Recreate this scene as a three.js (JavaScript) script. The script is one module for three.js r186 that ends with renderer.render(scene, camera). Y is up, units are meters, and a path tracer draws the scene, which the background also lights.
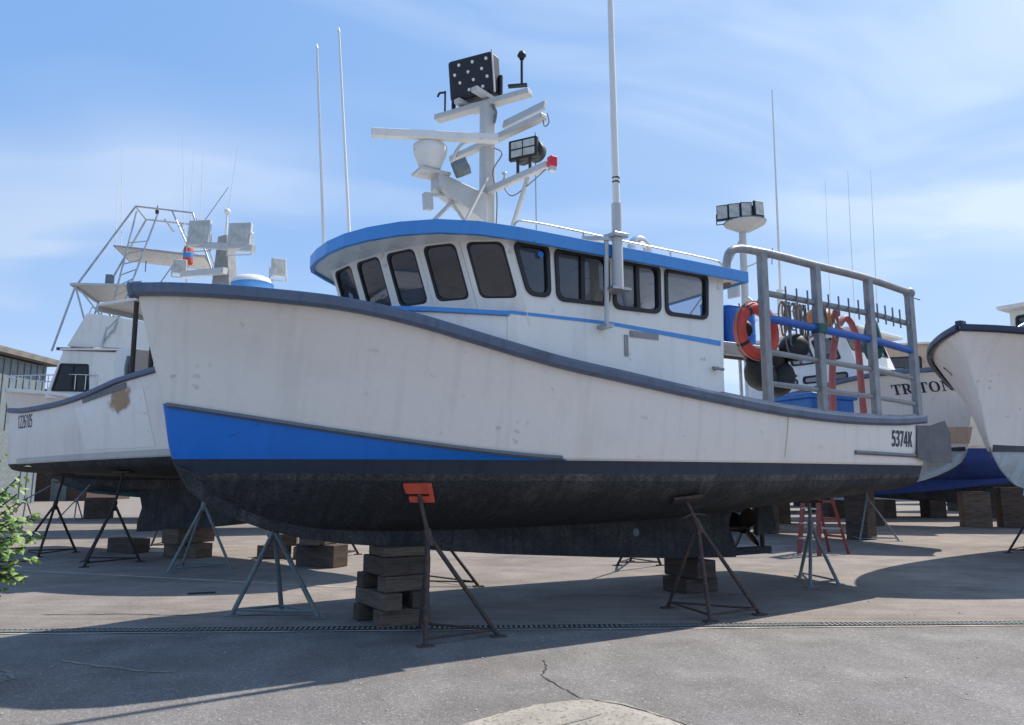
import * as THREE from 'three';
import { RoundedBoxGeometry } from 'three/addons/geometries/RoundedBoxGeometry.js';
import { mergeGeometries } from 'three/addons/utils/BufferGeometryUtils.js';
import { TextGeometry } from 'three/addons/geometries/TextGeometry.js';
import { FontLoader } from 'three/addons/loaders/FontLoader.js';

// ------------------------------------------------------------------ camera, sky, sun, exposure
const scene = new THREE.Scene();
const EYE = 1.6, FOCAL = 740, HORIZON = 478;
const camera = new THREE.PerspectiveCamera(2 * Math.atan(362.5 / FOCAL) * 180 / Math.PI, 1024 / 725, 0.1, 3000);
camera.position.set(0, EYE, 0);
camera.rotation.set(Math.atan((HORIZON - 362.5) / FOCAL), 0, 0);

const renderer = new THREE.WebGLRenderer({ antialias: true });
renderer.setSize(1024, 725);
renderer.toneMapping = THREE.LinearToneMapping;
renderer.toneMappingExposure = 1.34;
renderer.shadowMap.enabled = true;
renderer.shadowMap.type = THREE.PCFSoftShadowMap;

const SUN_AZ = 35 * Math.PI / 180, SUN_EL = 53.5 * Math.PI / 180;
const sunDir = new THREE.Vector3(Math.cos(SUN_EL) * Math.cos(SUN_AZ), Math.sin(SUN_EL), -Math.cos(SUN_EL) * Math.sin(SUN_AZ));
const sun = new THREE.DirectionalLight(new THREE.Color().setRGB(1.0, 0.93, 0.83), 4.6);
sun.position.copy(sunDir).multiplyScalar(80).add(new THREE.Vector3(0, 0, -14));
sun.target.position.set(0, 0, -14);
sun.castShadow = true;
sun.shadow.mapSize.set(4096, 4096);
Object.assign(sun.shadow.camera, { left: -40, right: 40, top: 40, bottom: -40, near: 1, far: 180 });
scene.add(sun, sun.target);

// repeatable random numbers and noise
function rng(seed) { let s = seed >>> 0; return () => { s = (s + 0x6D2B79F5) >>> 0; let t = s; t = Math.imul(t ^ (t >>> 15), t | 1); t ^= t + Math.imul(t ^ (t >>> 7), t | 61); return ((t ^ (t >>> 14)) >>> 0) / 4294967296; }; }
function hash2(x, y, s) { let h = Math.imul(x, 374761393) ^ Math.imul(y, 668265263) ^ Math.imul(s, 2147483647 - 977); h = Math.imul(h ^ (h >>> 13), 1274126177); h ^= h >>> 16; return (h >>> 0) / 4294967296; }
function vnoise(x, y, px, py, s) {            // value noise, periodic when px, py > 0
  const xi = Math.floor(x), yi = Math.floor(y), fx = x - xi, fy = y - yi;
  const w = (a, p) => p > 0 ? ((a % p) + p) % p : a;
  const x0 = w(xi, px), x1 = w(xi + 1, px), y0 = w(yi, py), y1 = w(yi + 1, py);
  const u = fx * fx * (3 - 2 * fx), v = fy * fy * (3 - 2 * fy);
  const a = hash2(x0, y0, s), b = hash2(x1, y0, s), c = hash2(x0, y1, s), d = hash2(x1, y1, s);
  return a + (b - a) * u + (c - a) * v + (a - b - c + d) * u * v;
}
function fbm(x, y, px, py, s, oct = 5, gain = 0.5) {
  let a = 1, t = 0, n = 0;
  for (let i = 0; i < oct; i++) { t += a * vnoise(x, y, px, py, s + i * 17); n += a; a *= gain; x *= 2; y *= 2; px *= 2; py *= 2; }
  return t / n;
}
const sstep = (a, b, x) => { const t = Math.min(1, Math.max(0, (x - a) / (b - a))); return t * t * (3 - 2 * t); };
const lerp = (a, b, t) => a + (b - a) * t;

// sky: clear blue air that pales to the horizon, thin streaks of high cirrus
{
  const W = 2048, H = 1024, data = new Float32Array(W * H * 4);
  for (let j = 0; j < H; j++) {
    const el = ((j + 0.5) / H - 0.5) * Math.PI, sy = Math.sin(el), cy = Math.cos(el);
    for (let i = 0; i < W; i++) {
      const az = ((i + 0.5) / W - 0.5) * 2 * Math.PI, dx = Math.cos(az) * cy, dz = Math.sin(az) * cy;
      const up = Math.max(sy, 0);
      const k = Math.pow(1 - up, 3.1);
      let r = lerp(0.088, 0.40, k), g = lerp(0.250, 0.575, k), b = lerp(0.585, 0.82, k);
      const ca = dx * sunDir.x + sy * sunDir.y + dz * sunDir.z;
      const glow = 0.62 * Math.exp((ca - 1) * 3.0) + 0.5 * Math.exp((ca - 1) * 22);
      r += glow * 0.40; g += glow * 0.38; b += glow * 0.24;
      if (sy > 0.0) {
        const q = 1 / (sy + 0.13), X = dx * q, Z = dz * q;
        const ang = 0.42, xr = X * Math.cos(ang) + Z * Math.sin(ang), zr = -X * Math.sin(ang) + Z * Math.cos(ang);
        const wx = fbm(X * 0.9 + 7, Z * 0.9 + 3, 0, 0, 11, 3) - 0.5, wz = fbm(X * 0.9 - 5, Z * 0.9 + 9, 0, 0, 31, 3) - 0.5;
        const streak = fbm(xr * 0.55 + wx * 1.3 + 60.2, zr * 1.5 + wz * 1.6 + 17.4, 0, 0, 51, 6, 0.52);
        const broad = fbm(X * 0.5 + 42.14 + wx, Z * 0.55 + 5.22 + wz, 0, 0, 71, 4);
        const x2 = X * 0.94 - Z * 0.34, z2 = X * 0.34 + Z * 0.94, fine = fbm(x2 * 0.8 + wx * 2 + 11, z2 * 4.2 + wz * 3 + 23, 0, 0, 151, 6, 0.56);
        let c = sstep(0.36, 0.72, streak) * sstep(0.26, 0.62, broad) + 0.34 * sstep(0.46, 0.78, fine) * sstep(0.3, 0.55, streak);
        c = Math.min(1, c * 0.9 + 0.06 + 0.16 * sstep(0.3, 0.75, broad)) * sstep(0.0, 0.06, sy);
        const cl = 0.44 + 0.40 * Math.max(0, ca);
        r = lerp(r, 0.82 * cl + 0.13, c * 0.52); g = lerp(g, 0.87 * cl + 0.17, c * 0.52); b = lerp(b, 0.93 * cl + 0.24, c * 0.52);
      } else { const d = Math.min(1, -sy * 6); r = lerp(r, 0.22, d); g = lerp(g, 0.22, d); b = lerp(b, 0.21, d); }
      const o = (j * W + i) * 4; data[o] = r; data[o + 1] = g; data[o + 2] = b; data[o + 3] = 1;
    }
  }
  const tex = new THREE.DataTexture(data, W, H, THREE.RGBAFormat, THREE.FloatType);
  tex.mapping = THREE.EquirectangularReflectionMapping; tex.magFilter = THREE.LinearFilter; tex.minFilter = THREE.LinearFilter;
  tex.wrapS = THREE.RepeatWrapping; tex.needsUpdate = true;
  scene.background = tex; scene.environment = tex;
}

// ------------------------------------------------------------------ textures (colour and fine relief only)
function makeTex(n, fn, srgb, rep = 1) {
  const d = new Uint8Array(n * n * 4);
  for (let j = 0; j < n; j++) for (let i = 0; i < n; i++) {
    const c = fn(i / n, j / n), o = (j * n + i) * 4;
    d[o] = Math.max(0, Math.min(255, c[0] * 255)); d[o + 1] = Math.max(0, Math.min(255, c[1] * 255)); d[o + 2] = Math.max(0, Math.min(255, c[2] * 255)); d[o + 3] = 255;
  }
  const t = new THREE.DataTexture(d, n, n, THREE.RGBAFormat);
  t.wrapS = t.wrapT = THREE.RepeatWrapping; t.magFilter = THREE.LinearFilter; t.minFilter = THREE.LinearMipmapLinearFilter; t.generateMipmaps = true;
  if (srgb) t.colorSpace = THREE.SRGBColorSpace;
  t.repeat.set(rep, rep); t.needsUpdate = true;
  return t;
}
const gray = v => [v, v, v];
// worn paint: streaks, scuffs, faint dirt; neutral around white
const texPaint = makeTex(512, (u, v) => {
  const a = fbm(u * 6, v * 6, 6, 6, 3, 5), s = fbm(u * 40, v * 5, 40, 5, 9, 4), f = fbm(u * 90, v * 90, 90, 90, 5, 2);
  let t = 0.95 - 0.10 * sstep(0.5, 0.8, a) - 0.08 * sstep(0.52, 0.78, s) + 0.05 * (f - 0.5);
  const w = sstep(0.6, 0.8, a) * 0.04;
  return [t, t - w * 0.5, t - w];
}, true, 0.4);
const texClean = makeTex(512, (u, v) => {
  const a = fbm(u * 4, v * 4, 4, 4, 303, 5), s = fbm(u * 30, v * 3, 30, 3, 309, 4), f = fbm(u * 90, v * 90, 90, 90, 305, 2), d = sstep(0.80, 0.9, fbm(u * 26, v * 26, 26, 26, 311, 3));
  const t = 0.975 - 0.035 * sstep(0.48, 0.8, a) - 0.03 * sstep(0.55, 0.8, s) + 0.02 * (f - 0.5) - 0.12 * d; return [t, t * 0.997, t * 0.99];
}, true, 0.33);
const texPaintBump = makeTex(256, (u, v) => gray(0.5 + 0.5 * (fbm(u * 5, v * 5, 5, 5, 23, 5) - 0.5)), false, 0.4);
// antifouling below the waterline: scraped, with dull grey-green growth
const texBottom = makeTex(1024, (u, v) => {
  const a = fbm(u * 5, v * 5, 5, 5, 41, 6), b = fbm(u * 14, v * 10, 14, 10, 43, 5), f = fbm(u * 120, v * 120, 120, 120, 47, 2), st = fbm(u * 50, v * 6, 50, 6, 49, 4);
  const m = sstep(0.54, 0.72, a) * 0.5 + sstep(0.58, 0.74, b) * 0.4, k = 0.62 + 0.34 * (f - 0.5) + 0.22 * (st - 0.5);
  return [k * (0.58 + 0.26 * m), k * (0.585 + 0.25 * m), k * (0.60 + 0.2 * m)];
}, true, 0.4);
const texBottomBump = makeTex(512, (u, v) => gray(fbm(u * 30, v * 30, 30, 30, 61, 4)), false, 0.5);
// asphalt: pale stone chips in grey binder
const chips = (() => { const n = 1024, a = new Float32Array(n * n).fill(0.30), r = rng(5);
  for (let q = 0; q < 16000; q++) { const x = r() * n, y = r() * n, rad = 2.0 + r() * r() * 6.5, val = 0.08 + 0.42 * r() * r() + 0.24 * r() + (r() < 0.07 ? 0.24 : 0), e = 0.6 + r() * 0.8;
    for (let j = -11; j <= 11; j++) for (let i = -11; i <= 11; i++) if (i * i * e + j * j / e < rad * rad) a[((y + j + n) % n | 0) * n + ((x + i + n) % n | 0)] = val; }
  return (u, v) => a[Math.min(n - 1, v * n | 0) * n + Math.min(n - 1, u * n | 0)]; })();
const texAsphalt = makeTex(1024, (u, v) => {
  const c = chips(u, v), a = fbm(u * 4, v * 4, 4, 4, 83, 5), f = fbm(u * 200, v * 200, 200, 200, 85, 2);
  const t = 0.425 + 0.52 * c + 0.16 * (a - 0.5) + 0.14 * (f - 0.5);
  return [t * 1.0, t * 0.985, t * 0.975];
}, true, 0.7);
const texAsphaltBump = makeTex(1024, (u, v) => gray(0.3 + chips(u, v) * 0.6 + 0.2 * (fbm(u * 160, v * 160, 160, 160, 87, 2) - 0.5)), false, 0.7);
const texYard = makeTex(1024, (u, v) => {
  const c = chips(u, v), a = fbm(u * 5, v * 5, 5, 5, 183, 6), f = fbm(u * 160, v * 160, 160, 160, 185, 3), s = fbm(u * 3, v * 24, 3, 24, 187, 4);
  const t = 0.545 + 0.14 * c + 0.16 * (a - 0.5) + 0.16 * (f - 0.5) + 0.10 * (s - 0.5);
  return [t, t * 0.985, t * 0.97];
}, true, 0.45);
const texConcrete = makeTex(512, (u, v) => {
  const a = fbm(u * 5, v * 5, 5, 5, 91, 6), f = fbm(u * 130, v * 130, 130, 130, 93, 2), p = sstep(0.66, 0.74, fbm(u * 60, v * 60, 60, 60, 95, 2));
  const t = 0.80 + 0.26 * (a - 0.5) + 0.16 * (f - 0.5) - 0.16 * p; return [t, t * 0.98, t * 0.95];
}, true, 0.8);
const texWood = makeTex(512, (u, v) => {
  const g = fbm(u * 4, v * 60, 4, 60, 101, 4), r = fbm(u * 2, v * 14, 2, 14, 103, 4), k = sstep(0.62, 0.7, fbm(u * 3, v * 90, 3, 90, 105, 2));
  const t = 0.74 + 0.3 * (g - 0.5) + 0.3 * (r - 0.5) - 0.16 * k; return [t, t * 0.96, t * 0.92];
}, true, 1.4);
const texRust = makeTex(512, (u, v) => {
  const a = fbm(u * 9, v * 9, 9, 9, 111, 5), f = fbm(u * 70, v * 70, 70, 70, 113, 3), m = sstep(0.42, 0.62, a);
  const t = 0.8 + 0.4 * (f - 0.5); return [t * lerp(0.74, 0.96, m), t * lerp(0.73, 0.80, m), t * lerp(0.74, 0.70, m)];
}, true, 2.2);
const texMetal = makeTex(256, (u, v) => { const a = fbm(u * 8, v * 8, 8, 8, 121, 5), f = fbm(u * 60, v * 8, 60, 8, 123, 3), t = 0.88 + 0.22 * (a - 0.5) + 0.12 * (f - 0.5); return [t, t, t]; }, true, 1.2);
const texRough = makeTex(256, (u, v) => { const t = 0.75 + 0.5 * (fbm(u * 7, v * 7, 7, 7, 131, 5) - 0.5); return [t, t, t]; }, false, 0.8);

// ------------------------------------------------------------------ materials (base colours are linear)
function M(r, g, b, o = {}) {
  const m = new THREE[o.phys ? 'MeshPhysicalMaterial' : 'MeshStandardMaterial']({ roughness: 0.6, side: THREE.DoubleSide });
  const { phys, ...rest } = o; Object.assign(m, rest); m.color.setRGB(r, g, b); return m;
}
const paint = (r, g, b, rough = 0.38, o = {}) => M(r, g, b, { map: texPaint, roughness: rough, roughnessMap: texRough, ...o });
const mat = {
  hullWhite: paint(0.88, 0.825, 0.77, 0.45, { map: texClean, bumpMap: texPaintBump, bumpScale: 0.008 }),
  houseWhite: paint(0.83, 0.815, 0.775, 0.42, { map: texClean }),
  freshWhite: paint(0.92, 0.89, 0.84, 0.4, { map: texClean }),
  greyWhite: paint(0.56, 0.565, 0.56, 0.5, { map: texClean }),
  hullBlue: paint(0.0015, 0.185, 0.70, 0.5, { map: texClean, bumpMap: texPaintBump, bumpScale: 0.006 }),
  trimBlue: paint(0.06, 0.285, 0.70, 0.42, { map: texClean }),
  guard: paint(0.115, 0.150, 0.225, 0.55),
  rail: paint(0.17, 0.18, 0.20, 0.6),
  bottom: M(0.30, 0.30, 0.315, { map: texBottom, roughness: 0.85, bumpMap: texBottomBump, bumpScale: 0.006 }),
  bottomStripe: M(0.030, 0.045, 0.075, { map: texPaint, roughness: 0.6 }),
  scum: M(0.50, 0.49, 0.48, { map: texBottom, roughness: 0.9 }),
  bottomPale: paint(0.50, 0.60, 0.66, 0.6),
  bottomBlue: M(0.02, 0.06, 0.27, { map: texPaint, roughness: 0.75 }),
  bottomTeal: M(0.28, 0.5, 0.62, { map: texBottom, roughness: 0.8 }),
  stripeDark: paint(0.03, 0.035, 0.05, 0.5),
  navy: paint(0.03, 0.045, 0.09, 0.5),
  deck: paint(0.62, 0.63, 0.62, 0.7),
  rubber: M(0.016, 0.017, 0.02, { roughness: 0.6 }),
  black: M(0.02, 0.021, 0.025, { roughness: 0.5, map: texMetal }),
  glass: M(0.66, 0.69, 0.76, { phys: true, transmission: 1, thickness: 0, roughness: 0.03, ior: 1.5 }),
  lens: M(0.66, 0.65, 0.58, { roughness: 0.25, map: texMetal }),
  led: M(0.88, 0.88, 0.84, { roughness: 0.2 }),
  alu: M(0.56, 0.57, 0.58, { metalness: 0.55, roughness: 0.5, map: texMetal, roughnessMap: texRough }),
  aluPaint: paint(0.33, 0.335, 0.345, 0.55, { map: texMetal }),
  galv: M(0.24, 0.28, 0.29, { metalness: 0.2, roughness: 0.65, map: texMetal }),
  steel: M(0.62, 0.62, 0.62, { metalness: 0.95, roughness: 0.22 }),
  plate: M(0.17, 0.165, 0.175, { metalness: 0.3, roughness: 0.55, map: texMetal }),
  rust: M(0.185, 0.155, 0.145, { roughness: 0.85, map: texRust }),
  darkRust: M(0.10, 0.09, 0.09, { roughness: 0.85, map: texRust }),
  orange: M(0.72, 0.10, 0.05, { roughness: 0.6, map: texPaint }),
  ring: M(0.72, 0.085, 0.065, { roughness: 0.55, map: texPaint }),
  buoyOrange: M(0.75, 0.25, 0.05, { roughness: 0.55, map: texPaint }),
  hose: M(0.52, 0.15, 0.14, { roughness: 0.6, map: texPaint }),
  rope: M(0.34, 0.28, 0.235, { roughness: 0.95 }),
  bluePipe: M(0.02, 0.12, 0.50, { roughness: 0.45, map: texPaint }),
  tote: M(0.02, 0.15, 0.52, { roughness: 0.5, map: texPaint }),
  green: M(0.04, 0.13, 0.12, { roughness: 0.8, map: texPaint }),
  redLens: M(0.70, 0.02, 0.04, { roughness: 0.25 }),
  wood: M(0.25, 0.20, 0.165, { roughness: 0.9, map: texWood, bumpMap: texWood, bumpScale: 0.003 }),
  woodDark: M(0.15, 0.12, 0.105, { roughness: 0.9, map: texWood, bumpMap: texWood, bumpScale: 0.003 }),
  ladderRed: M(0.27, 0.065, 0.055, { roughness: 0.5, map: texPaint }),
  tan: paint(0.68, 0.48, 0.33, 0.6),
  darkGlass: M(0.10, 0.11, 0.13, { phys: true, transmission: 1, thickness: 0, roughness: 0.03, ior: 1.5 }),
  lettering: M(0.025, 0.03, 0.06, { roughness: 0.5 }),
  siding: paint(0.20, 0.235, 0.25, 0.7),
  roofing: M(0.30, 0.295, 0.28, { roughness: 0.8, map: texConcrete }),
  interior: M(0.34, 0.31, 0.29, { roughness: 0.7, map: texPaint }),
  stain: M(0.30, 0.20, 0.10, { roughness: 0.8, map: texRust }),
  propeller: M(0.07, 0.055, 0.04, { metalness: 0.5, roughness: 0.6, map: texRust }),
};

// ------------------------------------------------------------------ building helpers
const V = (x, y, z) => new THREE.Vector3(x, y, z);
const names = new Map();
function numbered(n) { const k = names.get(n) || 0; names.set(n, k + 1); return k ? `${n}_${String(k).padStart(3, '0')}` : n; }
class Part {
  constructor() { this.g = []; }
  add(g, m) {
    g = g.index ? g.toNonIndexed() : g.clone(); if (m) g.applyMatrix4(m);
    for (const k of Object.keys(g.attributes)) if (k !== 'position' && k !== 'normal') g.deleteAttribute(k);
    if (!g.attributes.normal) g.computeVertexNormals();
    this.g.push(g); return this;
  }
  box(x, y, z, w, h, d, rx = 0, ry = 0, rz = 0, bev = 0) {
    const m = new THREE.Matrix4().compose(V(x, y, z), new THREE.Quaternion().setFromEuler(new THREE.Euler(rx, ry, rz)), V(1, 1, 1));
    return this.add(bev ? new RoundedBoxGeometry(w, h, d, 2, bev) : new THREE.BoxGeometry(w, h, d), m);
  }
  bar(a, b, r, r2 = r, n = 10) {
    const d = b.clone().sub(a), L = d.length();
    const m = new THREE.Matrix4().compose(a.clone().addScaledVector(d, 0.5), new THREE.Quaternion().setFromUnitVectors(V(0, 1, 0), d.normalize()), V(1, 1, 1));
    return this.add(new THREE.CylinderGeometry(r2, r, L, n), m);
  }
  beam(a, b, w, h, up = V(0, 1, 0), bev = 0) {           // rectangular bar from a to b
    const d = b.clone().sub(a), L = d.length(), x = d.normalize(), z = x.clone().cross(up).normalize(), y = z.clone().cross(x);
    const m = new THREE.Matrix4().makeBasis(x, y, z).setPosition(a.clone().add(b).multiplyScalar(0.5));
    return this.add(bev ? new RoundedBoxGeometry(L, h, w, 2, bev) : new THREE.BoxGeometry(L, h, w), m);
  }
  tube(pts, r, n = 8, closed = false, seg = 0) {
    return this.add(new THREE.TubeGeometry(new THREE.CatmullRomCurve3(pts, closed, 'centripetal'), seg || pts.length * 6, r, n, closed));
  }
  pipe(pts, r, n = 8) { for (let i = 0; i + 1 < pts.length; i++) { this.bar(pts[i], pts[i + 1], r, r, n); if (i) this.ball(pts[i], r, r, r, 8); } return this; }
  ball(c, rx, ry = rx, rz = rx, n = 14, m) { const q = new THREE.Matrix4().makeScale(rx, ry, rz); if (m) q.premultiply(m); q.premultiply(new THREE.Matrix4().makeTranslation(c.x, c.y, c.z)); return this.add(new THREE.SphereGeometry(1, n, Math.max(6, n * 0.7 | 0)), q); }
  lathe(prof, c, n = 20, q) { const m = new THREE.Matrix4().compose(c, q || new THREE.Quaternion(), V(1, 1, 1)); return this.add(new THREE.LatheGeometry(prof.map(p => new THREE.Vector2(p[0], p[1])), n), m); }
  extrude(shape, depth, m, bev = 0) { return this.add(new THREE.ExtrudeGeometry(shape, { depth, bevelEnabled: bev > 0, bevelSize: bev, bevelThickness: bev, bevelSegments: 2, curveSegments: 8 }), m); }
  build(name, m, parent) {
    let g = this.g.length > 1 ? mergeGeometries(this.g) : this.g[0];
    boxUV(g);
    const o = new THREE.Mesh(g, m); o.name = parent ? name : numbered(name); o.castShadow = o.receiveShadow = true;
    (parent || scene).add(o); return o;
  }
}
function boxUV(g) {                                     // uv in metres, laid on by the side a face turns to
  const p = g.attributes.position, uv = new Float32Array(p.count * 2), a = V(), b = V(), c = V();
  for (let i = 0; i < p.count; i += 3) {
    a.fromBufferAttribute(p, i); b.fromBufferAttribute(p, i + 1).sub(a); c.fromBufferAttribute(p, i + 2).sub(a); b.cross(c);
    const x = Math.abs(b.x), y = Math.abs(b.y), z = Math.abs(b.z);
    for (let k = 0; k < 3; k++) { const q = i + k, X = p.getX(q), Y = p.getY(q), Z = p.getZ(q); uv[q * 2] = x > y && x > z ? Z : X; uv[q * 2 + 1] = y >= x && y >= z ? Z : Y; }
  }
  g.setAttribute('uv', new THREE.BufferAttribute(uv, 2));
}
const P = () => new Part();
function tag(o, label, category, group, kind) { o.userData.label = label; if (category) o.userData.category = category; if (group) o.userData.group = group; if (kind) o.userData.kind = kind; return o; }
function thing(name, label, category, pos = [0, 0, 0], turn = 0, group) {
  const o = new THREE.Group(); o.name = numbered(name); o.rotation.order = 'YXZ'; o.position.set(...pos); o.rotation.y = turn; scene.add(o);
  return tag(o, label, category, group);
}
function mesh(name, g, m, parent) { const o = new THREE.Mesh(g, m); o.name = parent ? name : numbered(name); o.castShadow = o.receiveShadow = true; (parent || scene).add(o); return o; }
const sub = (name, parent) => { const o = new THREE.Group(); o.name = name; parent.add(o); return o; };
function roundPoly(pts, r) {                            // closed outline with rounded corners
  const s = new THREE.Shape(), n = pts.length;
  for (let i = 0; i < n; i++) {
    const p = new THREE.Vector2(...pts[i]), a = new THREE.Vector2(...pts[(i + n - 1) % n]), b = new THREE.Vector2(...pts[(i + 1) % n]);
    const da = a.clone().sub(p), db = b.clone().sub(p), ra = Math.min(r, da.length() * 0.45), rb = Math.min(r, db.length() * 0.45);
    const s0 = p.clone().addScaledVector(da.normalize(), ra), s1 = p.clone().addScaledVector(db.normalize(), rb);
    if (i === 0) s.moveTo(s0.x, s0.y); else s.lineTo(s0.x, s0.y);
    s.quadraticCurveTo(p.x, p.y, s1.x, s1.y);
  }
  s.closePath(); return s;
}
function inset(pts, d) {                                // moves every side of a convex outline inwards by d
  const n = pts.length, A = pts.reduce((t, p, i) => { const q = pts[(i + 1) % n]; return t + p[0] * q[1] - q[0] * p[1]; }, 0), sg = A > 0 ? 1 : -1, L = [];
  for (let i = 0; i < n; i++) { const p = pts[i], q = pts[(i + 1) % n], dx = q[0] - p[0], dy = q[1] - p[1], l = Math.hypot(dx, dy); L.push([p[0] - sg * dy / l * d, p[1] + sg * dx / l * d, dx, dy]); }
  return pts.map((_, i) => { const a = L[(i + n - 1) % n], b = L[i], den = a[2] * b[3] - a[3] * b[2], t = ((b[0] - a[0]) * b[3] - (b[1] - a[1]) * b[2]) / den; return [a[0] + a[2] * t, a[1] + a[3] * t]; });
}
const asPath = sh => new THREE.Path(sh.getPoints(8));
// smooth curve through a table of [x, y]
function table(pts) {
  const n = pts.length, m = [];
  for (let i = 0; i < n; i++) { const a = pts[Math.max(0, i - 1)], b = pts[Math.min(n - 1, i + 1)]; m.push((b[1] - a[1]) / (b[0] - a[0])); }
  return x => {
    if (x <= pts[0][0]) return pts[0][1]; if (x >= pts[n - 1][0]) return pts[n - 1][1];
    let i = 0; while (x > pts[i + 1][0]) i++;
    const h = pts[i + 1][0] - pts[i][0], t = (x - pts[i][0]) / h, t2 = t * t, t3 = t2 * t;
    return (2 * t3 - 3 * t2 + 1) * pts[i][1] + (t3 - 2 * t2 + t) * h * m[i] + (-2 * t3 + 3 * t2) * pts[i + 1][1] + (t3 - t2) * h * m[i + 1];
  };
}
const fontBold = await new FontLoader().loadAsync('fonts/droid/droid_sans_bold.typeface.json');
const fontLight = await new FontLoader().loadAsync('fonts/droid/droid_sans_regular.typeface.json');
const fontSerif = await new FontLoader().loadAsync('fonts/droid/droid_serif_bold.typeface.json');

// ------------------------------------------------------------------ hulls: one loft, scaled and painted per boat
const HL = 10.86, HWL = 1.79;
const sheerH = table([[0, 3.545], [0.54, 3.472], [1.12, 3.405], [1.64, 3.35], [2.1, 3.28], [2.49, 3.20], [2.9, 3.10], [3.31, 3.005], [4, 2.868], [4.77, 2.765], [5.6, 2.66], [6.25, 2.59], [6.93, 2.527], [7.7, 2.478], [8.8, 2.452], [10.17, 2.487], [HL, 2.547]]);
const railH = table([[0.328, 2.35], [0.82, 2.26], [1.35, 2.167], [2, 2.061], [2.67, 1.967], [3.28, 1.893], [4.05, 1.83], [4.6, 1.82], [HL, 1.82]]);
const HROWS = [
  { u0: 0, b: table([[0, 0.015], [0.15, 0.2], [0.3, 0.38], [0.6, 0.66], [1, 0.95], [1.5, 1.21], [2, 1.4], [3, 1.65], [4, 1.78], [5.5, 1.86], [7, 1.86], [9, 1.75], [HL, 1.55]]), h: sheerH },
  { u0: 0.165, b: table([[0.165, 0.015], [0.5, 0.26], [1, 0.6], [1.5, 0.88], [2, 1.11], [3, 1.44], [4, 1.64], [5.5, 1.79], [7, 1.81], [9, 1.72], [HL, 1.535]]), h: u => (sheerH(u) + railH(Math.max(u, 0.33))) / 2 },
  { u0: 0.328, b: table([[0.328, 0.015], [1, 0.45], [2, 0.93], [3, 1.27], [4, 1.5], [5.5, 1.69], [7, 1.735], [9, 1.665], [HL, 1.50]]), h: railH },
  { u0: 0.449, b: table([[0.449, 0.015], [1, 0.34], [2, 0.82], [3, 1.18], [4, 1.46], [5.5, 1.67], [7, 1.72], [9, 1.65], [HL, 1.485]]), h: () => HWL },
  { u0: 0.66, b: table([[0.66, 0.015], [1, 0.17], [2, 0.6], [3, 0.96], [4, 1.24], [5.5, 1.5], [7, 1.57], [9, 1.5], [HL, 1.36]]), h: table([[0.66, 1.46], [4, 1.44], [8, 1.45], [HL, 1.53]]) },
  { u0: 0.98, b: table([[0.98, 0.015], [2, 0.24], [3, 0.48], [4, 0.68], [5.5, 0.88], [7, 0.95], [9, 0.9], [HL, 0.8]]), h: table([[0.98, 1.24], [2, 1.14], [4, 1.14], [7, 1.18], [9, 1.28], [HL, 1.40]]) },
  { u0: 1.2, b: () => 0.015, h: table([[1.2, 1.14], [2, 1.0], [4, 0.97], [7, 1.03], [9, 1.2], [HL, 1.34]]) },
];
const HSEG = [6, 6, 4, 5, 5, 5];
const HCOLS = 76;
function hullGrid(o) {
  const map = (u, h, b) => [u * o.sl, h > HWL ? o.wl + (h + (o.lift ? o.lift(u) * Math.min(1, (h - HWL) / 0.75) : 0) - HWL) * o.sh : o.wl + (h - HWL) * o.sd, b * o.sb];
  const cols = [];
  for (let j = 0; j <= HCOLS; j++) {
    const s = Math.pow(j / HCOLS, 1.3);
    const cp = HROWS.map((r, k) => { const u = r.u0 + (HL - r.u0) * s; return map(u, r.h(u), r.b(u) * (1 - (o.flare || 0) * [0, 0.26, 0.40, 0.48, 0.48, 0.4, 0][k] * (1 - sstep(0.8, 5, u)))); });
    let acc = [0]; for (let k = 1; k < cp.length; k++) acc.push(acc[k - 1] + Math.max(0.03, Math.hypot(cp[k][0] - cp[k - 1][0], cp[k][1] - cp[k - 1][1], cp[k][2] - cp[k - 1][2])));
    const f = [0, 1, 2].map(c => table(cp.map((p, k) => [acc[k], p[c]])));
    const col = [];
    HSEG.forEach((n, k) => { for (let i = 0; i < n; i++) { const t = lerp(acc[k], acc[k + 1], i / n); col.push([f[0](t), f[1](t), Math.max(0.008, f[2](t)), t]); } });
    const t = acc[acc.length - 1]; col.push([f[0](t), f[1](t), Math.max(0.008, f[2](t)), t]);
    cols.push(col);
  }
  const rowOf = k => HSEG.slice(0, k).reduce((a, b) => a + b, 0);
  const grid = { cols, o, rail: rowOf(2), wl: rowOf(3), last: rowOf(6) };
  grid.vAt = (u, h) => {                                   // half breadth of the side at a place along it and a height
    let prev = null;
    for (const col of cols) {
      let q = null;
      for (let i = 0; i < grid.last; i++) if (col[i][1] >= h && col[i + 1][1] <= h) { const t = (col[i][1] - h) / Math.max(1e-6, col[i][1] - col[i + 1][1]); q = [lerp(col[i][0], col[i + 1][0], t), lerp(col[i][2], col[i + 1][2], t)]; break; }
      if (!q) continue;
      if (q[0] >= u) return prev ? lerp(prev[1], q[1], (u - prev[0]) / Math.max(1e-6, q[0] - prev[0])) : q[1];
      prev = q;
    }
    return prev ? prev[1] : 1;
  };
  return grid;
}
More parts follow.
